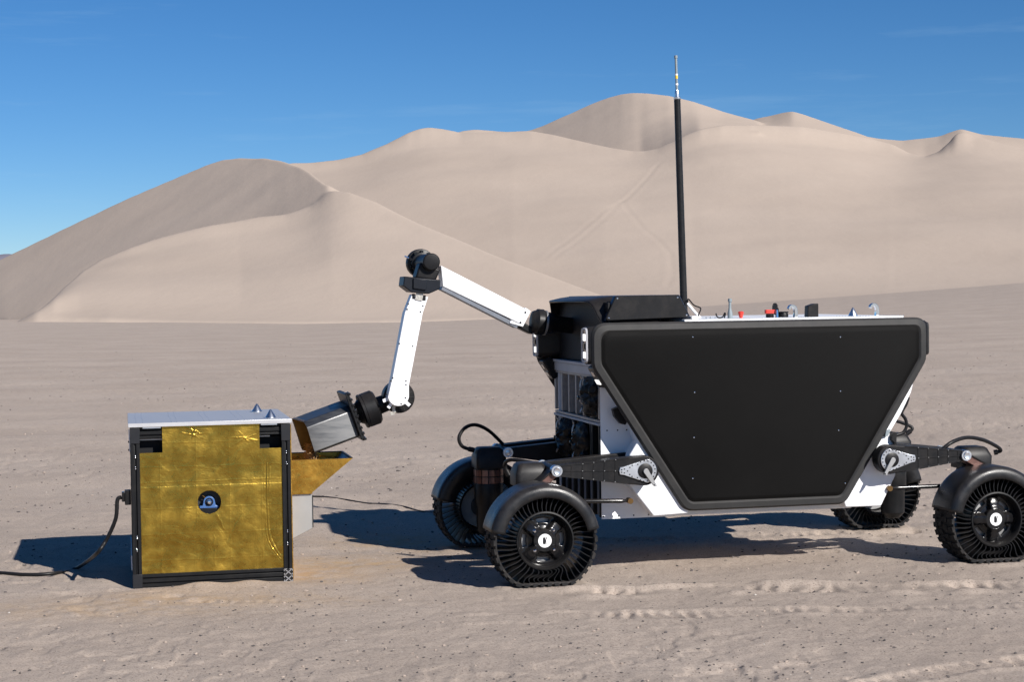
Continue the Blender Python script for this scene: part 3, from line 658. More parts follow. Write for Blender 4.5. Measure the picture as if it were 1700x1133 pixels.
    sp_ = spline(pts, 8); cb = MB(); cb.tube(sp_, .0125, 12)
    cb.cyl(sp_[-1], sp_[-5], .018, n=14); cb.obj('power_cable', 'cable_black', rover)
for far in (False, True):
    for end in (0, 1): corner(end, far)

# ---- white body
SC = (.26 + 10.13) / (.05 + 10.13)
def sc(u, z): return (u + (SC - 1) * (u + 2.562), CH + SC * (z - CH))
UC = 3.026
b = MB(); b.prism([(.60, .335), (2.20, .335), (2.28, .60), (2.52, 1.15), (2.52, 1.580), (.82, 1.580), (.82, 1.318), (.60, 1.318)], .484, 1.516); body = b.obj('body', 'white_paint', rover, bevel=.006)
for v0, v1 in ((.476, .482), (1.518, 1.524)):
    p = MB(); p.prism([(.488, .335), (.98, .335), (.98, 1.30), (.488, 1.30)], v0, v1); sp = p.obj('side_plate', 'white_paint', rover)
    if v0 < 1:
        bolt = None
        for q in [(.50 + .10 * i, .352) for i in range(5)] + [(.53, .90), (.60, .90), (.66, .90)]:
            T = Matrix.Translation((q[0], v0, q[1]))
            if bolt is None: bolt = MB().lathe((0, .002, 0), (0, -1, 0), [(.005, 0), (.005, .004), (.003, .005)], 8).obj('screw', 'black_metal', sp); bolt.matrix_local = T
            else: inst(bolt, 'screw', sp, T)
b = MB(); b.box((.72, .36, 1.330), (2.56, 1.64, 1.578)); b.obj('upper_body', 'pod_black', rover, bevel=.01)
leg_px = [(1014, 628), (1024, 659), (1054, 718), (1058, 735), (1046, 755), (1040, 788), (1046, 808), (1085, 858), (1143, 853), (1147, 838), (1025, 612)]
legf = [RV.at(x, y, .30) for x, y in leg_px]
legr = [RV.at(x, y, .30) for x, y in [(1518, 632), (1513, 652), (1496, 688), (1477, 720), (1484, 738), (1490, 765), (1487, 790), (1463, 841), (1404, 843), (1400, 830), (1500, 610)]]
for poly in (legf, legr):
    for v0, v1 in ((.300, .40), (1.60, 1.70)):
        b = MB(); b.prism(poly, v0, v1); b.obj('frame_leg', 'white_paint', rover, bevel=.010, seg=3)
        st = MB(); st.prism([(u + (.03 if poly is legf else -.03) * (.0), z) for u, z in inset(poly, .018)], v1 - .02 if v0 < 1 else v0 + .02, .486 if v0 < 1 else 1.514); st.obj('leg_web', 'white_paint', rover, bevel=.006)
# ---- dark side panels
outer = [sc(*q) for q in [(.322, 1.592), (.322, 1.325), (.905, .417), (1.972, .417), (2.540, 1.318), (2.540, 1.592)]]
def side_panel(far):
    M = mir if far else (lambda q: q)
    RR = [.10, .12, .10, .10, .12, .08]
    L = lambda d, v: [M((u, v, z)) for u, z in rnd(inset(outer, d), [max(.02, r - d * .6) for r in RR], 7)]
    b = MB(); b.loops([L(.012, .304), L(.0, .298), L(.0, .285), L(.012, .266), L(.046, .260), L(.052, .264), L(.058, .270)], cap0=True, cap1=False)
    p = b.obj('side_panel', 'trim', rover, smooth=28)
    s = MB(); s.loops([L(.057, .270), L(.061, .2695), L(.074, .2620), L(.086, .2590)], cap0=False, cap1=True); s.obj('panel_sheet', 'panel_weave', p, smooth=25)
    rv = None
    for q in [(1150, 560), (1395, 560), (1153, 652), (1395, 650), (1392, 715), (1152, 727), (1403, 803), (1150, 795)]:
        u, z = RV.at(q[0], q[1], .26); T = Matrix.Translation(M((u, .2590, z)))
        if rv is None: rv = MB().lathe((0, .0, 0), (0, -1 if not far else 1, 0), [(.004, -.001), (.004, .002), (.002, .0025)], 8).obj('rivet', 'chrome', p); rv.matrix_local = T
        else: inst(rv, 'rivet', p, T)
side_panel(False); side_panel(True)
# ---- deck
MB().box((1.0, .31, 1.583), (2.50, 1.69, 1.600)).obj('deck', 'white_paint', rover, bevel=.003)
rw = MB()
for i in range(70):
    for v in (.34, .42): rw.lathe((1.10 + .0205 * i, v, 1.599), (0, 0, 1), [(.004, 0), (.004, .003), (.002, .004)], 6)
tag(rw.obj('deck_rivets', 'aluminium', rover), kind='stuff')
# ---- lamp pods (front and rear, near and far)
def pod(far, rear):
    def M(q):
        u, v, z = q
        u, z = sc(u, z); v = v + .205
        if rear: u = UC - u
        if far: v = 2.0 - v
        return (u, v, z)
    b = MB(); P = rnd([(.085, 1.338), (.225, 1.338), (.225, 1.572), (.085, 1.572)], .045, 5)
    b.loops([[M((.62, v, z)) for v, z in P], [M((.315, v, z)) for v, z in P], [M((.303, v, z)) for v, z in inset(P, .008)]])
    o = b.obj('lamp_pod', 'pod_black', rover, smooth=40)
    rim = MB(); Q0 = inset(P, .008); Q1 = inset(P, .026); rim.loops([[M((.304, v, z)) for v, z in Q0], [M((.292, v, z)) for v, z in inset(P, .012)], [M((.292, v, z)) for v, z in inset(P, .020)], [M((.304, v, z)) for v, z in Q1]], cap0=False, cap1=False); rim.obj('lamp_rim', 'trim' if rear else 'grey_panel', o)
    g = MB(); g.loops([[M((.3025, v, z)) for v, z in inset(P, .024)], [M((.3000, v, z)) for v, z in inset(P, .026)]]); g.obj('lamp_glass', 'lens_dark', o)
    for z0, z1 in ((1.375, 1.415), (1.482, 1.525)):
        MB().box(*sorted_box(M((.2995, .122, z0)), M((.296, .188, z1)))).obj('lamp_lens', 'lamp_white', o, bevel=.002)
    MB().cyl(M((.3005, .155, 1.448)), M((.290, .155, 1.448)), .022, n=20).obj('camera_lens', 'black_gloss', o)
    # lower angled floodlight
    d = Vector((-.62, 0, -.78)); 
    A = Vector((.385, .155, 1.262)); t = Vector((.52, 0, -.854)).normalized(); nrm = Vector((-.854, 0, -.52)).normalized()
    c = MB()
    def rr(k, w, h): return [M(A + nrm * k + t * a * h + Vector((0, e, 0)) * w) for a, e in ((-1, -1), (1, -1), (1, 1), (-1, 1))]
    c.loops([rr(-.05, .070, .075), rr(.012, .070, .075), rr(.020, .062, .067)]); fl = c.obj('flood_lamp', 'pod_black', rover, bevel=.006)
    l = MB(); B = A + nrm * .021 + t * .028
    l.loops([[M(B + nrm * k + t * a * .016 + Vector((0, e * .042, 0))) for a, e in ((-1, -1), (1, -1), (1, 1), (-1, 1))] for k in (-.002, .004)]); l.obj('flood_lens', 'lamp_white' if not far and not rear else 'lens_dark', fl)
    l2 = MB(); B2 = A + nrm * .021 - t * .030
    l2.loops([[M(B2 + nrm * k + t * a * .016 + Vector((0, e * .030, 0))) for a, e in ((-1, -1), (1, -1), (1, 1), (-1, 1))] for k in (-.002, .002)]); l2.obj('flood_sensor', 'lens_dark', fl)
def sorted_box(a, b): return tuple(min(x, y) for x, y in zip(a, b)), tuple(max(x, y) for x, y in zip(a, b))
mat('lamp_white', (.85, .87, .9), .12, emit=.9)
for far in (False, True):
    for rear in (False, True): pod(far, rear)
# ---- cockpit: hood, cavity, cab block
hood = MB()
sec = [(.345, 1.575), (.37, 1.582), (.40, 1.602), (.43, 1.640), (.455, 1.680), (.48, 1.706), (.51, 1.719), (.56, 1.724), (1.44, 1.724), (1.49, 1.719), (1.52, 1.706), (1.545, 1.680), (1.57, 1.640), (1.60, 1.602), (1.63, 1.582), (1.655, 1.575)]
def hrow(uo, dz, st): return [(uo + st * max(0, abs(v - 1) - .42) ** 1.2, v, z + dz * max(0, min(1, (z - 1.585) / .13))) for v, z in sec]
rows = [hrow(.405, -.006, .5), hrow(.415, 0, .5), hrow(.49, .016, .3), hrow(.57, .026, .1), hrow(.85, .026, 0)]
nn = len(sec); hood.add([q for r in rows for q in r], [(a * nn + i, a * nn + i + 1, (a + 1) * nn + i + 1, (a + 1) * nn + i) for a in range(len(rows) - 1) for i in range(nn - 1)])
ho = hood.obj('hood', 'pod_black', rover, smooth=50); s = ho.modifiers.new('thick', 'SOLIDIFY'); s.thickness = .012; s.offset = 0
MB().box((.515, .365, 1.330), (.527, 1.635, 1.715)).obj('cavity_shade_sheet', 'inside_black', rover)  # black sheet standing in for the shade inside the open cavity
for v0, v1 in ((.345, .36), (1.64, 1.655)): MB().box((.45, v0, 1.330), (.53, v1, 1.58)).obj('cavity_side', 'inside_black', rover)
MB().box((.465, .48, 1.303), (.72, 1.60, 1.322)).obj('equipment_shelf', 'grey_panel', rover, bevel=.003)
cabp = [RV.at(x, y, .36) for x, y in [(1004, 534), (1022, 491.5), (1129, 489.5), (1148, 528)]]
mat('cab_blue', (.030, .042, .070), .30, metal=.4, var=.2, vscale=5, dust=.05)
mid = [(max(u, .60), z) for u, z in cabp]
b = MB(); b.loops([[(u, .421, z) for u, z in mid], [(u, 1.625, z) for u, z in mid], [(u, 1.645, z) for u, z in inset(mid, .006)]]); b.obj('cab_cover', 'cab_blue', rover, bevel=.006)
b = MB(); b.loops([[(u, .358, z) for u, z in inset(cabp, .006)], [(u, .375, z) for u, z in cabp], [(u, .420, z) for u, z in cabp]]); b.obj('cab_end', 'cab_blue', rover, bevel=.006)
sp4 = [RV.at(x, y, .345) for x, y in [(1004, 533), (1022, 491.5), (1127, 490), (1146, 527)]]
q = MB(); R4 = rnd(sp4, .018, 4); q.loops([[(u, .342, z) for u, z in inset(R4, .004)], [(u, .346, z) for u, z in R4], [(u, .357, z) for u, z in R4]]); cs = q.obj('cab_side_panel', 'black_plastic', rover, smooth=30)
bolt = None
for c_ in inset(sp4, .016):
    T = Matrix.Translation((c_[0], .342, c_[1]))
    if bolt is None: bolt = MB().lathe((0, .002, 0), (0, -1, 0), [(.006, 0), (.006, .004), (.003, .006)], 10).obj('panel_bolt', 'chrome', cs); bolt.matrix_local = T
    else: inst(bolt, 'panel_bolt', cs, T)
MB().box((cabp[3][0] + .002, .36, 1.601), (cabp[3][0] + .05, 1.64, 1.620)).obj('cab_sill', 'white_paint', rover, bevel=.004)
# ---- equipment rack on the front face
RU = .487
rk = MB(); rk.box((RU + .06, .483, .336), (.60, 1.60, 1.300)); rack = rk.obj('equipment_rack', 'inside_black', rover)
MB().box((RU - .012, .483, 1.245), (RU + .06, 1.60, 1.3015)).obj('rack_header', 'grey_panel', rack, bevel=.003)
def bars(z0, z1, edges, m='rack_frame', d=.0):
    for e in edges: MB().box((RU - .006 + d, e - .013, z0), (RU + .058, e + .013, z1)).obj('rack_bar', m, rack, bevel=.003)
E1 = [.496 + i * (1.091 / 6) for i in range(7)]
bars(.972, 1.232, E1)
for z in (.960, 1.240): MB().box((RU - .004, .483, z - .012), (RU + .058, 1.60, z + .005)).obj('rack_rail', 'rack_frame', rack, bevel=.002)
for i in range(6): MB().box((RU + .030, E1[i] + .018, .980), (RU + .052, E1[i + 1] - .018, 1.226)).obj('slot_panel', 'slat_grey', rack, bevel=.006)
MB().box((RU - .014, .483, .930), (RU + .058, 1.60, .946)).obj('rack_rail', 'grey_panel', rack, bevel=.002)
E2 = [.496, .66, .70, .93, 1.16, 1.40, 1.587]
bars(.668, .928, E2, 'black_metal')
for i, m in ((0, 'amber_panel'), (2, 'bucket_inside'), (3, 'amber_panel'), (4, 'slat_grey'), (5, 'slat_grey')):
    MB().box((RU + .030, E2[i] + .018, .676), (RU + .052, E2[i + 1] - .018, .922)).obj('slot_panel', m, rack, bevel=.006)
E3 = [.496 + i * (1.091 / 7) for i in range(8)]
MB().box((RU - .004, .483, .650), (RU + .058, 1.60, .666)).obj('rack_rail', 'black_metal', rack, bevel=.002)
bars(.345, .648, E3, 'inside_black')
for i in range(7): MB().box((RU + .015, E3[i] + .018, .345), (RU + .045, E3[i + 1] - .018, .642)).obj('slot_panel', 'slat_grey', rack, bevel=.006)
def bag(v0, v1, z0, z1, seed):
    rr = random.Random(seed); b = MB(); n = 16; rings = []
    for i in range(15):
        t = i / 14; z = z1 + (z0 - z1) * t; w = (v1 - v0) / 2 * (.62 + .38 * math.sin(math.pi * min(1, t * 1.1)) ** .6); c = (v0 + v1) / 2 + rr.uniform(-.012, .012) + .03 * (t - .5)
        d = .028 + .030 * math.sin(math.pi * t) ** .7
        rings.append([(RU - .004 - d * max(0, math.sin(a)) ** .8 * (1 + rr.uniform(-.4, .4)), c + w * math.cos(a) * (1 + rr.uniform(-.12, .12)), z + rr.uniform(-.006, .006)) for a in [math.pi * k / (n - 1) for k in range(n)]])
    b.loops(rings); b.obj('equipment_bag', 'bag_black', rover, smooth=55)
bag(.51, .78, .985, 1.235, 1); bag(.74, .99, .672, .925, 2); bag(1.14, 1.41, .672, .925, 3)
def strap(v, z0, z1):       # pale torn strap with clips beside a bag
    b = MB(); pts = [(RU - .035 + .008 * math.sin(k * 1.7), v + .012 * math.sin(k * 1.3), z1 + (z0 - z1) * k / 10) for k in range(11)]
    for p, q in zip(pts[:-1], pts[1:]): b.beam(p, q, .004, .030, up=(0, 1, 0))
    o = b.obj('strap', 'rack_frame', rover)
    for k in (4, 5, 6): MB().lathe((pts[k][0] - .006, pts[k][1], pts[k][2]), (-1, .2, 0), [(.016, 0), (.016, .008), (.008, .012)], 12).obj('buckle', 'black_gloss', o)
strap(.80, 1.0, 1.235); strap(1.01, .69, .925); strap(1.43, .69, .925)
# ---- little side fittings
b = MB(); p = [RV.at(x, y, .38) for x, y in [(1017, 680), (1026, 676), (1041, 700), (1038, 706), (1030, 704), (1020, 692)]]; b.prism(p, .37, .42); b.obj('side_connector', 'black_plastic', rover, bevel=.004)
p = [RV.at(x, y, .285) for x, y in [(1063, 731), (1067, 728), (1070, 735), (1067, 740)]]; b = MB(); b.prism(p, .275, .302); b.obj('panel_latch', 'black_gloss', rover, bevel=.003)
p = [RV.at(x, y, .285) for x, y in [(1470, 716), (1478, 713), (1474, 724), (1468, 726)]]; b = MB(); b.prism(p, .275, .302); b.obj('panel_latch', 'grey_plastic', rover, bevel=.003)
b = MB(); p = [RV.at(x, y, .30) for x, y in [(1477, 722), (1482, 717), (1486, 718), (1485, 739), (1477, 731)]]; b.prism(p, .27, .40); b.obj('rear_bracket', 'black_plastic', rover, bevel=.004)
b = MB(); b.tube(spline([rp(1508, 660, .45), rp(1504, 672, .45), rp(1497, 686, .45), rp(1503, 696, .45), rp(1505, 708, .45), rp(1499, 719, .45), rp(1487, 723, .45)], 8), .011, 12); b.obj('rear_cable', 'cable_black', rover)
# ---- mast and antenna
m0, m1, m2 = Vector(rp(1136, 530, .85)), Vector(rp(1124, 157, .85)), Vector(rp(1122, 92, .85)); m0 = m1 + (m0 - m1) * ((m1.z - 1.600) / (m1.z - m0.z))
ax = (m1 - m0); Lm = ax.length; ax.normalize()
mast = MB().lathe(m0, ax, [(.030, 0), (.030, .02), (.0245, .025), (.0230, Lm * .55), (.0215, Lm - .03)], 22).obj('mast', 'mast_black', rover) if 'mast_black' in MATS else None
if mast is None:
    mat('mast_black', (.013, .013, .014), .33, bump=.25, bscale=120, dust=.05); mast = MB().lathe(m0, ax, [(.034, 0), (.034, .02), (.0245, .025), (.0230, Lm * .55), (.0215, Lm - .03)], 22).obj('mast', 'mast_black', rover)
MB().lathe(m1 - ax * .03, ax, [(.0225, 0), (.0235, .008), (.0235, .014), (.016, .018), (.0155, .034), (.014, .05), (.009, .06), (.008, .068)], 18).obj('mast_collar', 'aluminium', mast)
an = MB().lathe(m1 + ax * .035, m2 - m1, [(.0085, 0), (.0085, (m2 - m1).length - .055), (.0115, (m2 - m1).length - .052), (.0115, (m2 - m1).length - .035)], 14).obj('antenna', 'grey_plastic', rover)
for d, m in ((.062, 'emblem_white'), (.105, 'yellow_tape'), (.125, 'emblem_white')):
    MB().lathe(m1 + ax * d, ax, [(.0095, 0), (.0095, .022 if m == 'yellow_tape' else .012)], 14).obj('antenna_label', m, an)
b = MB(); b.tube(spline([m1 + (m0 - m1) * .93 + Vector((.024, -.01, 0)), rp(1143, 497, .80), rp(1152, 507, .75), rp(1163, 512, .72), rp(1160, 522, .70), (RV.at(1158, 526, .7)[0], .70, 1.606)], 8), .0045, 8); b.cyl((RV.at(1158, 526, .7)[0], .70, 1.603), (RV.at(1158, 526, .7)[0], .70, 1.615), .012, n=12); b.obj('antenna_cable', 'cable_black', rover)
MB().beam(m0 + Vector((.02, 0, .10)), m0 + Vector((.11, 0, .0)), .03, .012).obj('mast_brace', 'white_paint', rover)
# ---- fittings on the deck
DZ = 1.600
def du(px): return RV.at(px, 526, .42)[0]
u = du(1212); MB().lathe((u, .42, DZ), (0, 0, 1), [(.016, 0), (.016, .035), (.010, .055), (.0085, .07), (.0085, .105), (.0125, .108), (.0125, .126), (.010, .128)], 16).obj('signal_post', 'grey_plastic', rover)
u = du(1230); MB().lathe((u, .42, DZ), (0, 0, 1), [(.010, 0), (.010, .008), (.012, .009), (.018, .034), (.019, .040), (.012, .044), (.006, .045)], 18).obj('red_stop_knob', 'red_plastic', rover)
b = MB(); u = du(1196); b.tube(spline([(u - .03, .42, DZ + .034), (u - .022, .42, DZ + .012), (u, .42, DZ + .006), (u + .018, .42, DZ + .014), (u + .028, .42, DZ + .034), (u + .034, .42, DZ + .030), (u + .026, .42, DZ + .004)], 6), .0045, 8); b.obj('cable_clip', 'black_gloss', rover)
for px in (1172, 1179, 1187): MB().lathe((du(px), .42, DZ), (0, 0, 1), [(.007, 0), (.007, .006), (.003, .007), (.003, .014)], 8).obj('deck_stud', 'chrome', rover)
u = du(1279); b = MB(); b.lathe((u, .43, DZ), (0, 0, 1), [(.026, 0), (.026, .022), (.022, .026)], 18); b.obj('power_socket', 'black_plastic', rover)
b = MB(); b.loops([[(u + a, .43 + c, DZ + h) for a, c in rnd([(-.034, -.016), (.03, -.02), (.03, .02), (-.034, .016)], .012, 3)] for h in (.027, .052)]); b.obj('socket_plug', 'red_plastic', rover, bevel=.004)
u = du(1289); b = MB(); b.lathe((u + .003, .45, DZ + .055), (1, .1, .1), [(.040, 0), (.040, .006)], 20); b.obj('socket_cap', 'black_plastic', rover)
MB().lathe((u - .004, .40, DZ), (0, 0, 1), [(.011, 0), (.007, .05), (.004, .053)], 12).obj('locating_pin', 'chrome', rover)
u = du(1303); MB().lathe((u, .45, DZ), (0, 0, 1), [(.034, 0), (.034, .018), (.030, .030), (.036, .034), (.036, .038)], 20).obj('filler_cap', 'black_plastic', rover)
def hook(px, s):
    u = du(px); pts = spline([(u + .022, .40, DZ - .002), (u + .024, .40, DZ + .03), (u + .020, .40, DZ + .058), (u + .004, .40, DZ + .074), (u - .014, .40, DZ + .070), (u - .024, .40, DZ + .054)], 6); b = MB(); ls = []
    for i, p in enumerate(pts):
        t = (pts[min(i + 1, len(pts) - 1)] - pts[max(i - 1, 0)]).normalized(); n_ = Vector((-t.z, 0, t.x)); ww = .012 - .004 * i / len(pts)
        ls.append([p + n_ * ww + Vector((0, -.014, 0)), p - n_ * ww + Vector((0, -.014, 0)), p - n_ * ww + Vector((0, .014, 0)), p + n_ * ww + Vector((0, .014, 0))])
    b.loops(ls); b.obj('lifting_hook', 'chrome', rover, bevel=.003)
hook(1313, 1); hook(1448, 1)
u = du(1347); b = MB(); P = [(u - .038, 0), (u + .038, 0), (u + .038, .088), (u + .01, .086), (u - .034, .072)]; b.loops([[(x, v, DZ + z) for x, z in P] for v in (.39, .45)]); b.obj('receiver_box', 'black_plastic', rover, bevel=.004)
MB().lathe((du(1416), .42, DZ), (0, 0, 1), [(.031, 0), (.031, .004), (.004, .056), (.001, .058)], 24).obj('locating_cone', 'aluminium', rover)
# ---- robot arm
AV = 1.22
sh0, sh1 = Vector((.70, 1.25, 1.535)), Vector((.235, 1.25, 1.590))
MB().lathe(sh0, sh1 - sh0, [(.055, 0), (.055, .30), (.062, .31), (.075, .345), (.075, .365)], 28).obj('shoulder_tube', 'pod_black', rover)
dsh = (sh1 - sh0).normalized()
MB().lathe(sh0 + dsh * .363, dsh, [(.076, 0), (.084, .004), (.084, .016), (.076, .02)], 28).obj('shoulder_ring', 'silver_disc', rover)
MB().lathe(sh0 + dsh * .382, dsh, [(.082, 0), (.090, .01), (.090, .05), (.080, .06), (.070, .085), (.04, .09)], 28).obj('shoulder_joint', 'black_metal', rover, bevel=.003)
up = [RV.at(x, y, AV) for x, y in [(732, 441), (874, 514), (878, 523), (866, 539), (735, 476)]]
b = MB(); b.prism(up, AV, AV + .13); ua = b.obj('upper_arm', 'white_paint', rover, bevel=.006)
lo = [RV.at(x, y, AV) for x, y in [(735, 476.5), (862, 539.5), (858, 545), (733, 481)]]
b = MB(); b.prism(lo, AV + .004, AV + .126); b.obj('arm_underside', 'slat_grey', ua)
b = MB(); p = [RV.at(x, y, AV) for x, y in [(872, 511), (881, 517), (868, 543), (846, 537), (848, 532), (862, 538)]]; b.prism(p, AV - .004, AV + .134); b.obj('arm_clamp', 'white_paint', rover, bevel=.003)
b = MB(); p = [RV.at(x, y, AV) for x, y in [(836, 534), (862, 545), (884, 556), (890, 548), (872, 536)]]; b.prism(p, AV + .01, AV + .12); b.obj('joint_housing', 'black_metal', rover, bevel=.008)
bolt = None
for q in [(872, 519), (864, 536)]:
    u, z = RV.at(*q, AV); T = Matrix.Translation((u, AV - .004, z))
    if bolt is None: bolt = MB().lathe((0, .002, 0), (0, -1, 0), [(.007, 0), (.007, .004), (.004, .006)], 10).obj('arm_bolt', 'black_metal', ua); bolt.matrix_local = T
    else: inst(bolt, 'arm_bolt', ua, T)
# elbow
eu, ez = RV.at(716.5, 435, 1.02)
MB().lathe((eu, 1.02, ez), (0, 1, 0), [(.045, -.004), (.050, -.003), (.052, .0), (.057, .004), (.057, .10), (.057, .36)], 36).obj('elbow_drum', 'black_plastic', rover)
eb = MB().lathe((eu, 1.36, ez), (0, 1, 0), [(.060, 0), (.070, .004), (.074, .04), (.092, .045), (.096, .055), (.096, .10), (.088, .11), (.03, .112)], 40).obj('elbow_flange', 'black_metal', rover)
cl = None
for k in range(10):
    a = k * 2 * math.pi / 10 + .3; T = Matrix.Translation((eu + .076 * math.cos(a), 1.375, ez + .076 * math.sin(a)))
    if cl is None: cl = MB().box((-.008, -.01, -.008), (.008, .028, .008)).obj('flange_clip', 'black_gloss', eb, bevel=.002); cl.matrix_local = T
    else: inst(cl, 'flange_clip', eb, T)
MB().cyl((eu - .085, 1.40, ez + .035), (eu - .112, 1.40, ez + .047), .006, n=10).obj('locking_screw', 'chrome', eb)
b = MB(); nk = [RV.at(x, y, 1.10) for x, y in [(696, 436), (730, 448), (722, 466), (688, 462)]]; b.prism(nk, 1.06, 1.20); b.obj('elbow_neck', 'black_plastic', rover, bevel=.012, seg=3)
b = MB(); hx = [RV.at(x, y, 1.06) for x, y in [(671, 459), (731, 465), (730, 480), (712, 488), (682, 485), (669, 475)]]; b.prism(hx, 1.05, 1.24); b.obj('elbow_housing', 'elbow_black', rover, bevel=.006) if 'elbow_black' in MATS else (mat('elbow_black', (.008, .010, .015), .4, var=.2, dust=.02), b.obj('elbow_housing', 'elbow_black', rover, bevel=.006))
b = MB(); fx = [RV.at(x, y, 1.045) for x, y in [(686, 462), (709, 465), (707, 482), (686, 479)]]; b.prism(fx, 1.036, 1.06); b.obj('housing_cover', 'elbow_black', rover, bevel=.003)
# lower arm
LV = 1.08
cx, cz = RV.at(661.5, 657, LV); rr_ = 18.3 / 258
d1 = [RV.at(x, y, LV) for x, y in [(652, 625), (672, 520), (684, 489)]]; d2 = [RV.at(x, y, LV) for x, y in [(711, 493), (702, 520), (679, 640)]]
arc = [(cx + rr_ * math.cos(t), cz + rr_ * math.sin(t)) for t in [R_(-8 - 164 * i / 16) for i in range(17)]]
b = MB(); b.prism(d1 + d2 + arc, LV, LV + .10); la = b.obj('lower_arm', 'white_paint', rover, bevel=.005)
bolt = None
for q in [(676, 514), (698, 518), (663, 571), (685, 575), (652, 628), (674, 633), (649, 633), (674, 639), (642, 655), (673, 661), (645, 667), (666, 671), (678, 505), (702, 508)]:
    u, z = RV.at(*q, LV); T = Matrix.Translation((u, LV, z))
    if bolt is None: bolt = MB().lathe((0, .002, 0), (0, -1, 0), [(.0055, 0), (.0055, .004), (.003, .005)], 10).obj('arm_bolt', 'black_metal', la); bolt.matrix_local = T
    else: inst(bolt, 'arm_bolt', la, T)
def ribbon(pts, v, wpx, name='flat_cable'):
    b = MB(); c = [rp(x, y, v) for x, y in pts]
    for p, q in zip(c[:-1], c[1:]): b.beam(p, q, wpx, .004, up=(0, 1, 0))
    b.obj(name, 'fabric_tape', rover, bevel=.001)
ribbon([(698, 478), (697, 486), (695, 499)], LV - .006, .048)
b = MB(); u, z = RV.at(704, 495, LV); b.box((u - .012, LV - .003, z - .018), (u + .012, LV + .01, z + .018)); u, z = RV.at(686, 493, LV); b.box((u - .008, LV - .003, z - .016), (u + .012, LV + .01, z + .02)); b.obj('arm_socket', 'black_plastic', la, bevel=.004)
wu, wz = RV.at(662, 660, 1.20)
wd = MB().lathe((wu, 1.18, wz), (0, 1, 0), [(.05, 0), (.098, .002), (.105, .010), (.105, .10), (.09, .112), (.03, .113)], 44).obj('wrist_disc', 'black_plastic', rover)
for k in range(16):
    a = k * 2 * math.pi / 16; M = Matrix.Translation((wu, 1.18, wz)) @ Matrix.Rotation(-a, 4, 'Y')
    if k == 0: g = MB().box((.060, -.003, -.0015), (.100, .004, .0015)).obj('disc_rib', 'trim', wd); g.matrix_local = M
    else: inst(g, 'disc_rib', wd, M)
for a in (200, 232, 318):
    c, s_ = math.cos(R_(a)), math.sin(R_(a)); MB().beam((cx + c * .06, LV + .03, cz + s_ * .06), (cx + c * .105, LV + .03, cz + s_ * .105), .022, .006, up=(0, 1, 0)).obj('mount_tab', 'white_paint', rover, bevel=.001)
ribbon([(655, 670), (653, 680), (655, 686), (648, 688)], LV + .06, .022)
# wrist drum and tool plate
Tv = 1.27; P0 = Vector(rp(585, 690, Tv)); a_ = Vector((.947, 0, .322)).normalized(); n_ = Vector((-.322, 0, .947)).normalized(); V_ = Vector((0, 1, 0))
MB().lathe(P0, a_, [(.055, 0), (.055, .028), (.062, .030), (.084, .058), (.086, .064), (.112, .066), (.116, .070), (.116, .082), (.1125, .084), (.1125, .088), (.116, .090), (.116, .160), (.100, .176), (.06, .178), (.055, .27)], 44).obj('wrist_drum', 'black_plastic', rover, smooth=30)
b = MB(); 
def slab(k0, k1, n0, n1, v0, v1): return [[P0 + a_ * k + n_ * n + V_ * (v - Tv) for n, v in ((n0, v0), (n1, v0), (n1, v1), (n0, v1))] for k in (k0, k1)]
b.loops(slab(-.022, .004, -.150, .165, 1.05, 1.50)); tp = b.obj('tool_plate', 'black_metal', rover, bevel=.004)
b = MB(); 
for n in np.linspace(-.15, .16, 9): b.loops(slab(-.006, .012, n - .008, n + .008, 1.044, 1.062)); b.loops(slab(.003, .016, n - .005, n + .005, 1.09, 1.10))
b.loops(slab(-.015, .014, -.158, -.146, 1.06, 1.085)); b.loops(slab(-.008, .020, -.162, -.146, 1.14, 1.165)); b.loops(slab(-.015, .010, .16, .172, 1.10, 1.13)); b.obj('plate_clamps', 'black_gloss', tp, bevel=.002)
# bucket
def bk(v, n): return (v, n)
SEC = [(1.085, -.118), (1.085, .048), (1.125, .088), (1.455, .100), (1.470, .085), (1.470, -.105), (1.455, -.122), (1.10, -.130)]
def mouth(v, n): return .322 + .045 * (v - 1.085) / .385 + (.0 if n > 0 else .008)
def bring(k, d, mo=False):
    S = inset(SEC, d); return [P0 + a_ * (-(mouth(v, n) + k) if mo else k) + n_ * n + V_ * (v - Tv) for v, n in S]
b = MB(); b.loops([bring(-.022, .004), bring(-.030, 0), bring(0, 0, True)], cap1=False); b.loops([bring(.0, 0, True), bring(.0, .007, True)], cap0=False, cap1=False); b.loops([bring(.0, .007, True), bring(-.045, .007)], cap0=False, cap1=False)
bu = b.obj('bucket', 'steel', rover, bevel=.004)
b = MB(); b.loops([bring(-.004, .009, True), bring(-.042, .009)], cap0=False, cap1=True); b.obj('bucket_lining', 'bucket_inside', bu)
b = MB()
for v in np.linspace(1.16, 1.44, 9): b.lathe(P0 + a_ * -(mouth(v, .09) - .012) + n_ * (.088 + .012 * (v - 1.125) / .33) + V_ * (v - Tv), n_, [(.004, -.002), (.004, .004)], 6)
tag(b.obj('bucket_rivets', 'chrome', bu), kind='stuff')

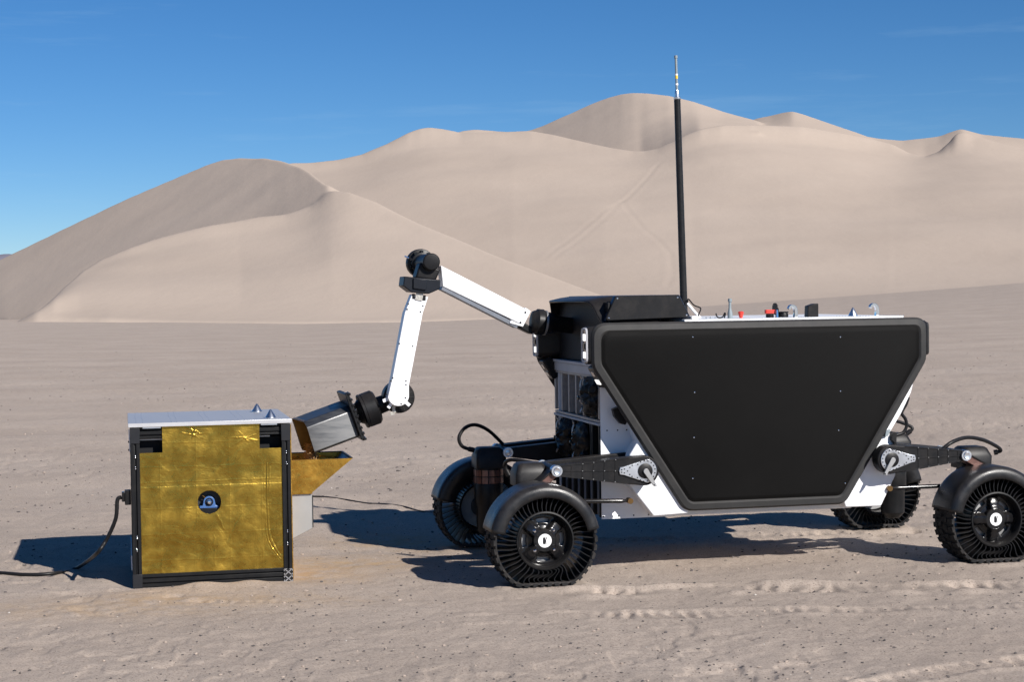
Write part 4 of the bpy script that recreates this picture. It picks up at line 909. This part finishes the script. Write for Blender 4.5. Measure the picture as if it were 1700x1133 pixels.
# ================================================================== PROCESSING BOX
pbox = empty('processing_box', BX.O, BX.psi)
tag(pbox, 'cube-shaped gold foil box in a black frame with an aluminium lid, standing on the sand', 'machine')
BW, BD, BH = .982, 1.0, .985
def zprism(m, poly, z0, z1): m.loops([[(x, y, z0) for x, y in poly], [(x, y, z1) for x, y in poly]])
mat('extrusion', (.006, .0065, .0075), .48, metal=.0, var=.2, vscale=10, dust=.03)
mat('corner_block', (.014, .015, .018), .5, var=.15, vscale=10, dust=.03)
PW = .055
for (u0, v0) in ((0, 0), (BW - PW, 0), (0, BD - PW), (BW - PW, BD - PW)):
    p = MB(); h = PW / 2; g = .006; dd = .012
    front = v0 == 0
    y0, y1 = (v0, v0 + PW)
    poly = [(u0, y0), (u0 + h - g, y0), (u0 + h - g, y0 + dd), (u0 + h + g, y0 + dd), (u0 + h + g, y0), (u0 + PW, y0), (u0 + PW, y1), (u0, y1)]
    zprism(p, poly, .0, BH); o = p.obj('corner_post', 'extrusion', pbox, bevel=.003)
    if front:
        for z in (.805, .735, .305, .225):
            for k in (-1, 1):
                MB().lathe((u0 + h, y0 + .004, z + k * .006), (0, -1, 0), [(.0036, 0), (.0036, .006), (.002, .007)], 8).obj('post_bolt', 'chrome', o)
def beamx(z0, z1, v0, u0=PW, u1=BW - PW):
    b = MB(); zc = (z0 + z1) / 2; g = .006
    P = [(v0, z0), (v0, zc - g - .014), (v0 + .012, zc - g - .014), (v0 + .012, zc - .012), (v0, zc - .012), (v0, zc + .012), (v0 + .012, zc + .012), (v0 + .012, zc + g + .014), (v0, zc + g + .014), (v0, z1), (v0 + .05, z1), (v0 + .05, z0)]
    b.loops([[(u0, v, z) for v, z in P], [(u1, v, z) for v, z in P]]); return b.obj('cross_beam', 'extrusion', pbox, bevel=.002)
beamx(-.008, .074, .002); beamx(-.008, .074, BD - .052); beamx(.90, .982, BD - .052); beamx(.915, .983, .02)
for u0 in (.002, BW - .052):
    MB().box((u0, PW, -.006), (u0 + .05, BD - PW, .072)).obj('side_beam', 'extrusion', pbox, bevel=.003); MB().box((u0, PW, .90), (u0 + .05, BD - PW, .984)).obj('side_beam', 'extrusion', pbox, bevel=.003)
for u0, z0, z1 in ((0, .885, .984), (BW - PW, .875, .984), (0, -.012, .075)):
    MB().box((u0 - .0025, -.004, z0), (u0 + PW + .002, .03, z1)).obj('corner_block', 'corner_block', pbox, bevel=.003)
# open end of an extrusion, silver web on black
o = MB().box((BW - PW - .001, -.006, -.014), (BW + .002, .02, .068)).obj('beam_end', 'inside_black', pbox)
b = MB(); uc, zc = BW - PW / 2, .027
for s0 in (-1, 1):
    zz = zc + s0 * .0205
    for dx, dz in ((1, 1), (1, -1)): b.beam((uc - dx * .020, -.008, zz - dz * .017), (uc + dx * .020, -.008, zz + dz * .017), .0055, .004, up=(0, 1, 0))
    for sx in (-1, 1):
        b.beam((uc + sx * .0255, -.008, zz - .018), (uc + sx * .0255, -.008, zz - .007), .005, .004, up=(0, 1, 0)); b.beam((uc + sx * .0255, -.008, zz + .007), (uc + sx * .0255, -.008, zz + .018), .005, .004, up=(0, 1, 0))
for z in (zc - .040, zc + .040): b.beam((uc - .024, -.008, z), (uc - .008, -.008, z), .005, .004, up=(0, 1, 0)); b.beam((uc + .008, -.008, z), (uc + .024, -.008, z), .005, .004, up=(0, 1, 0))
b.obj('beam_web', 'aluminium', o)
# lid
lid = MB().box((-.012, -.010, .9865), (BW + .010, BD + .012, 1.012)).obj('lid', 'lid_aluminium', pbox, bevel=.002) if 'lid_aluminium' in MATS else None
if lid is None:
    mat('lid_aluminium', (.56, .56, .57), .40, metal=.5, var=.05, vscale=5, rvar=.05, stretch=(1, 6, 1), dust=.10); lid = MB().box((-.012, -.010, .9865), (BW + .010, BD + .012, 1.012)).obj('lid', 'lid_aluminium', pbox, bevel=.002)
for u0, u1 in ((.075, .185), (.80, .90)): MB().box((u0, -.006, .978), (u1, .02, .9865)).obj('lid_tab', 'aluminium', pbox)
rv = MB()
for u in (.035, .075, .25, .285, .45, .485, .66, .70, .84, .93):
    for i in range(9): rv.lathe((u + .002 * math.sin(i), .02 + .12 * i, 1.0115), (0, 0, 1), [(.0042, 0), (.0042, .0015), (.002, .002)], 6)
for i in range(16): rv.lathe((.05 + .06 * i, .99, 1.0115), (0, 0, 1), [(.0042, 0), (.0042, .003)], 6)
tag(rv.obj('lid_rivets', 'chrome', lid), kind='stuff')
for (u, v) in ((.872, .13), (.833, .76)): MB().lathe((u, v, 1.012), (0, 0, 1), [(.036, 0), (.036, .003), (.006, .052), (.002, .055)], 32).obj('locating_cone', 'aluminium', pbox, smooth=30)
# foil front: creased sheet with notches and a round hole
def foil_front():
    u0, u1, z0, z1 = .052, .932, .066, .985; n = 300
    U, Z = np.meshgrid(np.linspace(u0, u1, n), np.linspace(z0, z1, n)); hu, hz, hr = .474, .506, .072
    D = np.zeros(U.shape); r_ = np.random.default_rng(5)
    D += fbm(U * 4, Z * 4, 2) * .0045 + fbm(U * 20, Z * 20, 3) * .0006
    def crease(p, q, w, a, jit=.002):
        p, q = np.array(p), np.array(q); L = np.hypot(*(q - p)); t = (q - p) / L
        s = (U - p[0]) * t[0] + (Z - p[1]) * t[1]; d = -(U - p[0]) * t[1] + (Z - p[1]) * t[0] + vnoise(s * 40 + p[0] * 90, s * 0 + 3.3) * jit * 2
        return .42 * a * np.exp(-(d / w) ** 2) * sstep(-.01, .01, s) * sstep(L + .01, L - .01, s)
    for u in (.175, .395, .60, .80): D -= crease((u, z0), (u + r_.uniform(-.004, .004), z1), .0026, .0016)
    for z in (.155, .315, .475, .735, .885): D -= crease((u0, z), (u1, z + r_.uniform(-.004, .004)), .0026, .0016)
    # overlap of the upper sheet
    e = .612 + vnoise(U * 6, U * 0) * .003; D -= .0012 * sstep(e + .002, e - .002, Z)
    D -= crease((u0, .64), (u1, .641), .003, .002)
    # wrinkle stars
    for c in ((.385, .93), (.395, .955), (.70, .90)):
        for k in range(11):
            a = r_.uniform(0, 2 * math.pi); l = r_.uniform(.02, .085); D -= crease(c, (c[0] + l * math.cos(a), c[1] + l * .6 * math.sin(a)), .0028, r_.uniform(.002, .005), .005)
    for k in range(60):
        c = (r_.uniform(u0, u1), r_.uniform(z0, z1)); a = r_.uniform(0, math.pi); l = r_.uniform(.01, .06); D -= crease(c, (c[0] + l * math.cos(a), c[1] + l * math.sin(a) * .5), .002, r_.uniform(-.0015, .003), .004)
    # long hanging folds on the right that sweep out at the foot
    for k in range(11):
        q = k / 10; pts = []
        for t in np.linspace(0, 1, 15):
            pts.append((.828 + .030 * q + .012 * math.sin(3 * t + k) * .4 - .010 * math.sin(math.pi * t) + (.085 * (1 - q * .4)) * max(0, (t - .72) / .28) ** 1.7, .735 - .06 * q * 0 - (.735 - .115 - .045 * (q)) * t ** .92))
        for p, s in zip(pts[:-1], pts[1:]): D -= crease(p, s, .0034, .0062 * (1 if k % 2 else -.8), .001)
    # crumpled hollow under the hole
    for p, s in (((.52, .43), (.56, .33)), ((.66, .42), (.58, .26)), ((.64, .40), (.57, .25)), ((.45, .42), (.40, .35)), ((.44, .26), (.46, .12)), ((.36, .31), (.40, .42)), ((.50, .30), (.50, .10))): D -= crease(p, s, .005, r_.uniform(-.003, .004), .006)
    rr = np.hypot(U - hu, Z - hz); ring = np.abs(rr - hr) < .0022
    U2 = np.where(ring, hu + (U - hu) / rr * hr, U); Z2 = np.where(ring, hz + (Z - hz) / rr * hr, Z)
    V = .012 + D * .8
    ok = (rr > hr - .0005) & ~((Z > .828) & (U < .192)) & ~((Z > .832) & (U > .792))
    idx = -np.ones(U.shape, int); idx[ok] = np.arange(ok.sum()); co = np.stack([U2[ok], V[ok], Z2[ok]], 1)
    a, b_, c, d = idx[:-1, :-1], idx[:-1, 1:], idx[1:, 1:], idx[1:, :-1]; k = (a >= 0) & (b_ >= 0) & (c >= 0) & (d >= 0)
    fs = np.stack([a[k], b_[k], c[k], d[k]], 1)
    me = bpy.data.meshes.new('foil_front'); me.from_pydata(co.tolist(), [], fs.tolist()); me.update(); me.shade_smooth(); me.materials.append(MATS['gold_foil'])
    o = bpy.data.objects.new('foil_front', me); COL.objects.link(o); o.parent = pbox
foil_front()
MB().box((BW + .0005, .004, .0), (BW + .006, BD - .004, .975)).obj('foil_side', 'gold_sheet', pbox)
MB().box((.056, BD - .06, .075), (BW - .056, BD - .052, .90)).obj('back_wall', 'inside_black', pbox)
MB().box((.012, .058, .075), (.020, BD - .06, .90)).obj('inner_wall', 'inside_black', pbox); MB().box((BW - .020, .058, .075), (BW - .012, BD - .06, .90)).obj('inner_wall', 'inside_black', pbox)
MB().box((.056, .09, .03), (BW - .056, BD - .07, .05)).obj('floor_plate', 'inside_black', pbox)
MB().box((.056, .115, .70), (BW - .056, .12, .898)).obj('inner_bulkhead', 'inside_black', pbox); MB().box((.058, .085, .898), (.862, .112, .906)).obj('inner_ledge', 'white_paint', pbox)
MB().box((.056, .10, .35), (BW - .056, .11, .69)).obj('bearing_plate', 'bearing_plate', pbox) if 'bearing_plate' in MATS else (mat('bearing_plate', (.05, .052, .056), .4, metal=.5), MB().box((.25, .10, .35), (.75, .11, .69)).obj('bearing_plate', 'bearing_plate', pbox))
MB().box((.36, .045, .425), (.60, .098, .462)).obj('bearing_beam', 'extrusion', pbox, bevel=.003)
hu, hz = .474, .502
arch = [(hu - .060, .463), (hu + .060, .463), (hu + .060, .477), (hu + .040, .480), (hu + .036, hz)] + [(hu + .036 * math.cos(t), hz + .036 * math.sin(t)) for t in [math.pi * i / 14 for i in range(1, 14)]] + [(hu - .036, hz), (hu - .040, .480), (hu - .060, .477)]
b = MB(); b.prism(arch, .050, .085); br = b.obj('pillow_bearing', 'blue_paint', pbox, bevel=.003)
MB().lathe((hu, .051, hz), (0, -1, 0), [(.026, 0), (.026, .004), (.020, .004), (.019, .001), (.012, .001)], 28).obj('bearing_race', 'black_metal', br)
MB().lathe((hu, .060, hz), (0, -1, 0), [(.013, 0), (.013, .030), (.010, .034), (.003, .035)], 22).obj('shaft_end', 'chrome', br)
MB().cyl((hu - .026, .065, hz + .026), (hu - .042, .060, hz + .042), .0055, n=10).obj('grease_nipple', 'brass', br)
# hopper and duct on the right-hand side
HV0, HV1 = .24, .76; x0 = BW + .007
hp = MB(); side = [(x0, .512), (1.135, .512), (1.405, .728), (x0, .728)]
hp.prism(side, HV0, HV0 + .005); hopper = hp.obj('hopper', 'gold_sheet', pbox)
b = MB(); b.prism(side, HV1 - .005, HV1); b.obj('hopper_wall', 'gold_sheet', hopper)
b = MB(); dx, dz = .27, .216; ll = math.hypot(dx, dz); nx_, nz_ = -dz / ll * .005, dx / ll * .005
b.prism([(1.135, .512), (1.405, .728), (1.405 + nx_, .728 + nz_ * .2), (1.135 + nx_, .512 + nz_)], HV0 + .006, HV1 - .006); b.obj('hopper_slope', 'steel', hopper)
b = MB(); b.prism([(x0, .507), (1.14, .507), (1.14, .5115), (x0, .5115)], HV0, HV1); b.obj('hopper_floor', 'gold_sheet', hopper)
b = MB()
for p, q in (((x0, HV1 - .008, .729), (1.40, HV1 - .008, .729)), ((1.398, HV0 + .006, .729), (1.398, HV1 - .006, .729))): b.beam(p, q, .014, .006)
b.obj('hopper_rim', 'black_metal', hopper)
b = MB(); G = 14; vs_ = []
for i in range(G):
    for j in range(G):
        u = x0 + .004 + .225 * i / (G - 1); v = HV0 + .008 + (HV1 - HV0 - .016) * j / (G - 1); z = .60 + .05 * math.exp(-((u - 1.14) / .1) ** 2 - ((v - .48) / .12) ** 2) + random.uniform(-.004, .004); vs_.append((u, v, z))
b.add(vs_, [(i * G + j, (i + 1) * G + j, (i + 1) * G + j + 1, i * G + j + 1) for i in range(G - 1) for j in range(G - 1)])
so_ = b.obj('sand_heap', 'dirt_grain', None, smooth=60); so_.matrix_world = pbox.matrix_basis if False else Matrix.Translation(BX.O) @ Matrix.Rotation(BX.psi, 4, 'Z'); tag(so_, 'orange-brown sand gathered inside the gold hopper', kind='stuff')
dp = [(x0, .506), (1.132, .506), (1.140, .495), (1.140, .280), (x0, .205)]
b = MB(); b.prism(dp, .26, .60); du_ = b.obj('duct', 'duct_grey', pbox, bevel=.004)
b = MB(); b.box((1.1405, .268, .285), (1.146, .592, .49)); b.obj('duct_dark_side', 'black_metal', du_)  # black sheet that makes the duct's right side darker
# plug on the left side, side strip
plug = MB().box((-.040, .03, .505), (-.003, .10, .595)).obj('power_socket', 'black_plastic', pbox, bevel=.004)
MB().box((-.058, .035, .525), (-.040, .095, .585)).obj('socket_flange', 'black_gloss', plug, bevel=.003)
MB().box((-.008, .02, .10), (-.003, .9, .19)).obj('side_strip', 'white_paint', pbox); MB().box((-.007, .02, .835), (-.003, .9, .91)).obj('side_strip', 'white_paint', pbox)
for z in (.845, .895): MB().cyl((-.003, .05, z), (-.014, .05, z), .006, n=10).obj('side_bolt', 'black_metal', pbox)

# ================================================================== LOOSE THINGS
def wpt(fr, q): return fr.world(*q)
def on_ground(px, py, h): x, y = gnd(px, py); return Vector((x, y, gz(x, y) + h))
c = MB(); pts = [wpt(BX, (-.058, .065, .550)), wpt(BX, (-.085, .065, .535)), wpt(BX, bp(192, 862, .07)), wpt(BX, bp(176, 898, .10)), wpt(BX, bp(158, 922, .14))] + [on_ground(x, y, .011) for x, y in [(128, 944), (95, 955), (50, 958), (0, 955), (-80, 949), (-220, 945)]]
c.tube(spline(pts, 8), .0125, 12); cbl = c.obj('power_cable', 'cable_black', None)
tag(cbl, 'thick black power cable drooping from the left side of the gold box onto the sand', 'cable')
c = MB(); pts = [on_ground(x, y, .004) for x, y in [(505, 828), (540, 830), (575, 833), (610, 837), (640, 841), (670, 845), (700, 850), (740, 854), (800, 858)]]
c.tube(spline(pts, 6), .0065, 8); tag(c.obj('thin_cable', 'cable_black', None), 'thin dark cable lying on the sand between gold box and far wheel', 'cable')
# falling sand: loose grains
c = MB(); rr = random.Random(3); m0_ = wpt(RV, rp(516, 745, 1.27))
for i in range(3000):
    t = rr.random() ** .8; sp = .012 + .022 * t; lobe = rr.choice((-.020, .018, .0))
    p = m0_ + RV.U * (lobe + rr.gauss(0, sp * .55)) + RV.V * rr.gauss(0, .05) + Vector((0, 0, .03 - .16 * t)); s = rr.uniform(.0018, .0042)
    c.add([p + Vector((s, 0, -s * .7)), p + Vector((-s * .6, s * .8, -s * .7)), p + Vector((-s * .6, -s * .8, -s * .7)), p + Vector((0, 0, s * 1.6))], [(0, 1, 2), (0, 3, 1), (1, 3, 2), (2, 3, 0)])
tag(c.obj('falling_sand', 'dirt_grain', None, smooth=0), 'stream of orange-brown sand grains pouring from the bucket into the hopper', kind='stuff')
# pebbles strewn over the flat
def pebbles(name, m, n, smin, smax, label, seed):
    r = np.random.default_rng(seed); yy = r.uniform(60, 700, n * 2); rad = CH * F / yy; az = r.uniform(-.33, .33, n * 2); X, Y = rad * np.sin(az), rad * np.cos(az)
    keep = vnoise(X * .8 + 33, Y * .8) + r.uniform(-.35, .45, n * 2) > 0; X, Y, rad = X[keep][:n], Y[keep][:n], rad[keep][:n]; Z = ground_z(X[None], Y[None])[0]
    a = (X - BX.O.x) * BX.U.x + (Y - BX.O.y) * BX.U.y; b_ = (X - BX.O.x) * BX.V.x + (Y - BX.O.y) * BX.V.y
    ok = ~((a > -.1) & (a < 1.2) & (b_ > -.06) & (b_ < 1.1)); X, Y, Z, rad = X[ok], Y[ok], Z[ok], rad[ok]
    t = (1 + 5 ** .5) / 2; ico = np.array([(-1, t, 0), (1, t, 0), (-1, -t, 0), (1, -t, 0), (0, -1, t), (0, 1, t), (0, -1, -t), (0, 1, -t), (t, 0, -1), (t, 0, 1), (-t, 0, -1), (-t, 0, 1)]) / 1.9
    fc = np.array([(0, 11, 5), (0, 5, 1), (0, 1, 7), (0, 7, 10), (0, 10, 11), (1, 5, 9), (5, 11, 4), (11, 10, 2), (10, 7, 6), (7, 1, 8), (3, 9, 4), (3, 4, 2), (3, 2, 6), (3, 6, 8), (3, 8, 9), (4, 9, 5), (2, 4, 11), (6, 2, 10), (8, 6, 7), (9, 8, 1)])
    k = len(X); s = smin + (smax - smin) * r.random(k) ** 4; s = s * np.clip(rad / 11, .8, 1.6)
    V = ico[None] * r.uniform(.6, 1.25, (k, 12, 1)) * s[:, None, None] * np.stack([r.uniform(.8, 1.5, k), r.uniform(.8, 1.3, k), r.uniform(.5, .9, k)], 1)[:, None]
    V = V + np.stack([X, Y, Z + s * .25], 1)[:, None]; Fc = fc[None] + (np.arange(k) * 12)[:, None, None]
    me = bpy.data.meshes.new(name); me.from_pydata(V.reshape(-1, 3).tolist(), [], Fc.reshape(-1, 3).tolist()); me.materials.append(MATS[m]); o = bpy.data.objects.new(name, me); COL.objects.link(o); tag(o, label, kind='stuff')
mat('dark_stone', (.085, .075, .070), .85, var=.4, vscale=3); mat('pale_stone', (.62, .58, .53), .8, var=.2, vscale=3); mat('sand_clod', (.35, .285, .235), .95, var=.1, vscale=5)
pebbles('dark_pebbles', 'dark_stone', 8000, .0016, .010, 'small dark pebbles strewn over the sand', 1)
pebbles('pale_pebbles', 'pale_stone', 320, .0015, .006, 'tiny white stones scattered over the sand', 2)
pebbles('sand_clods', 'sand_clod', 1500, .003, .012, 'small clods of sand on the disturbed ground', 3)
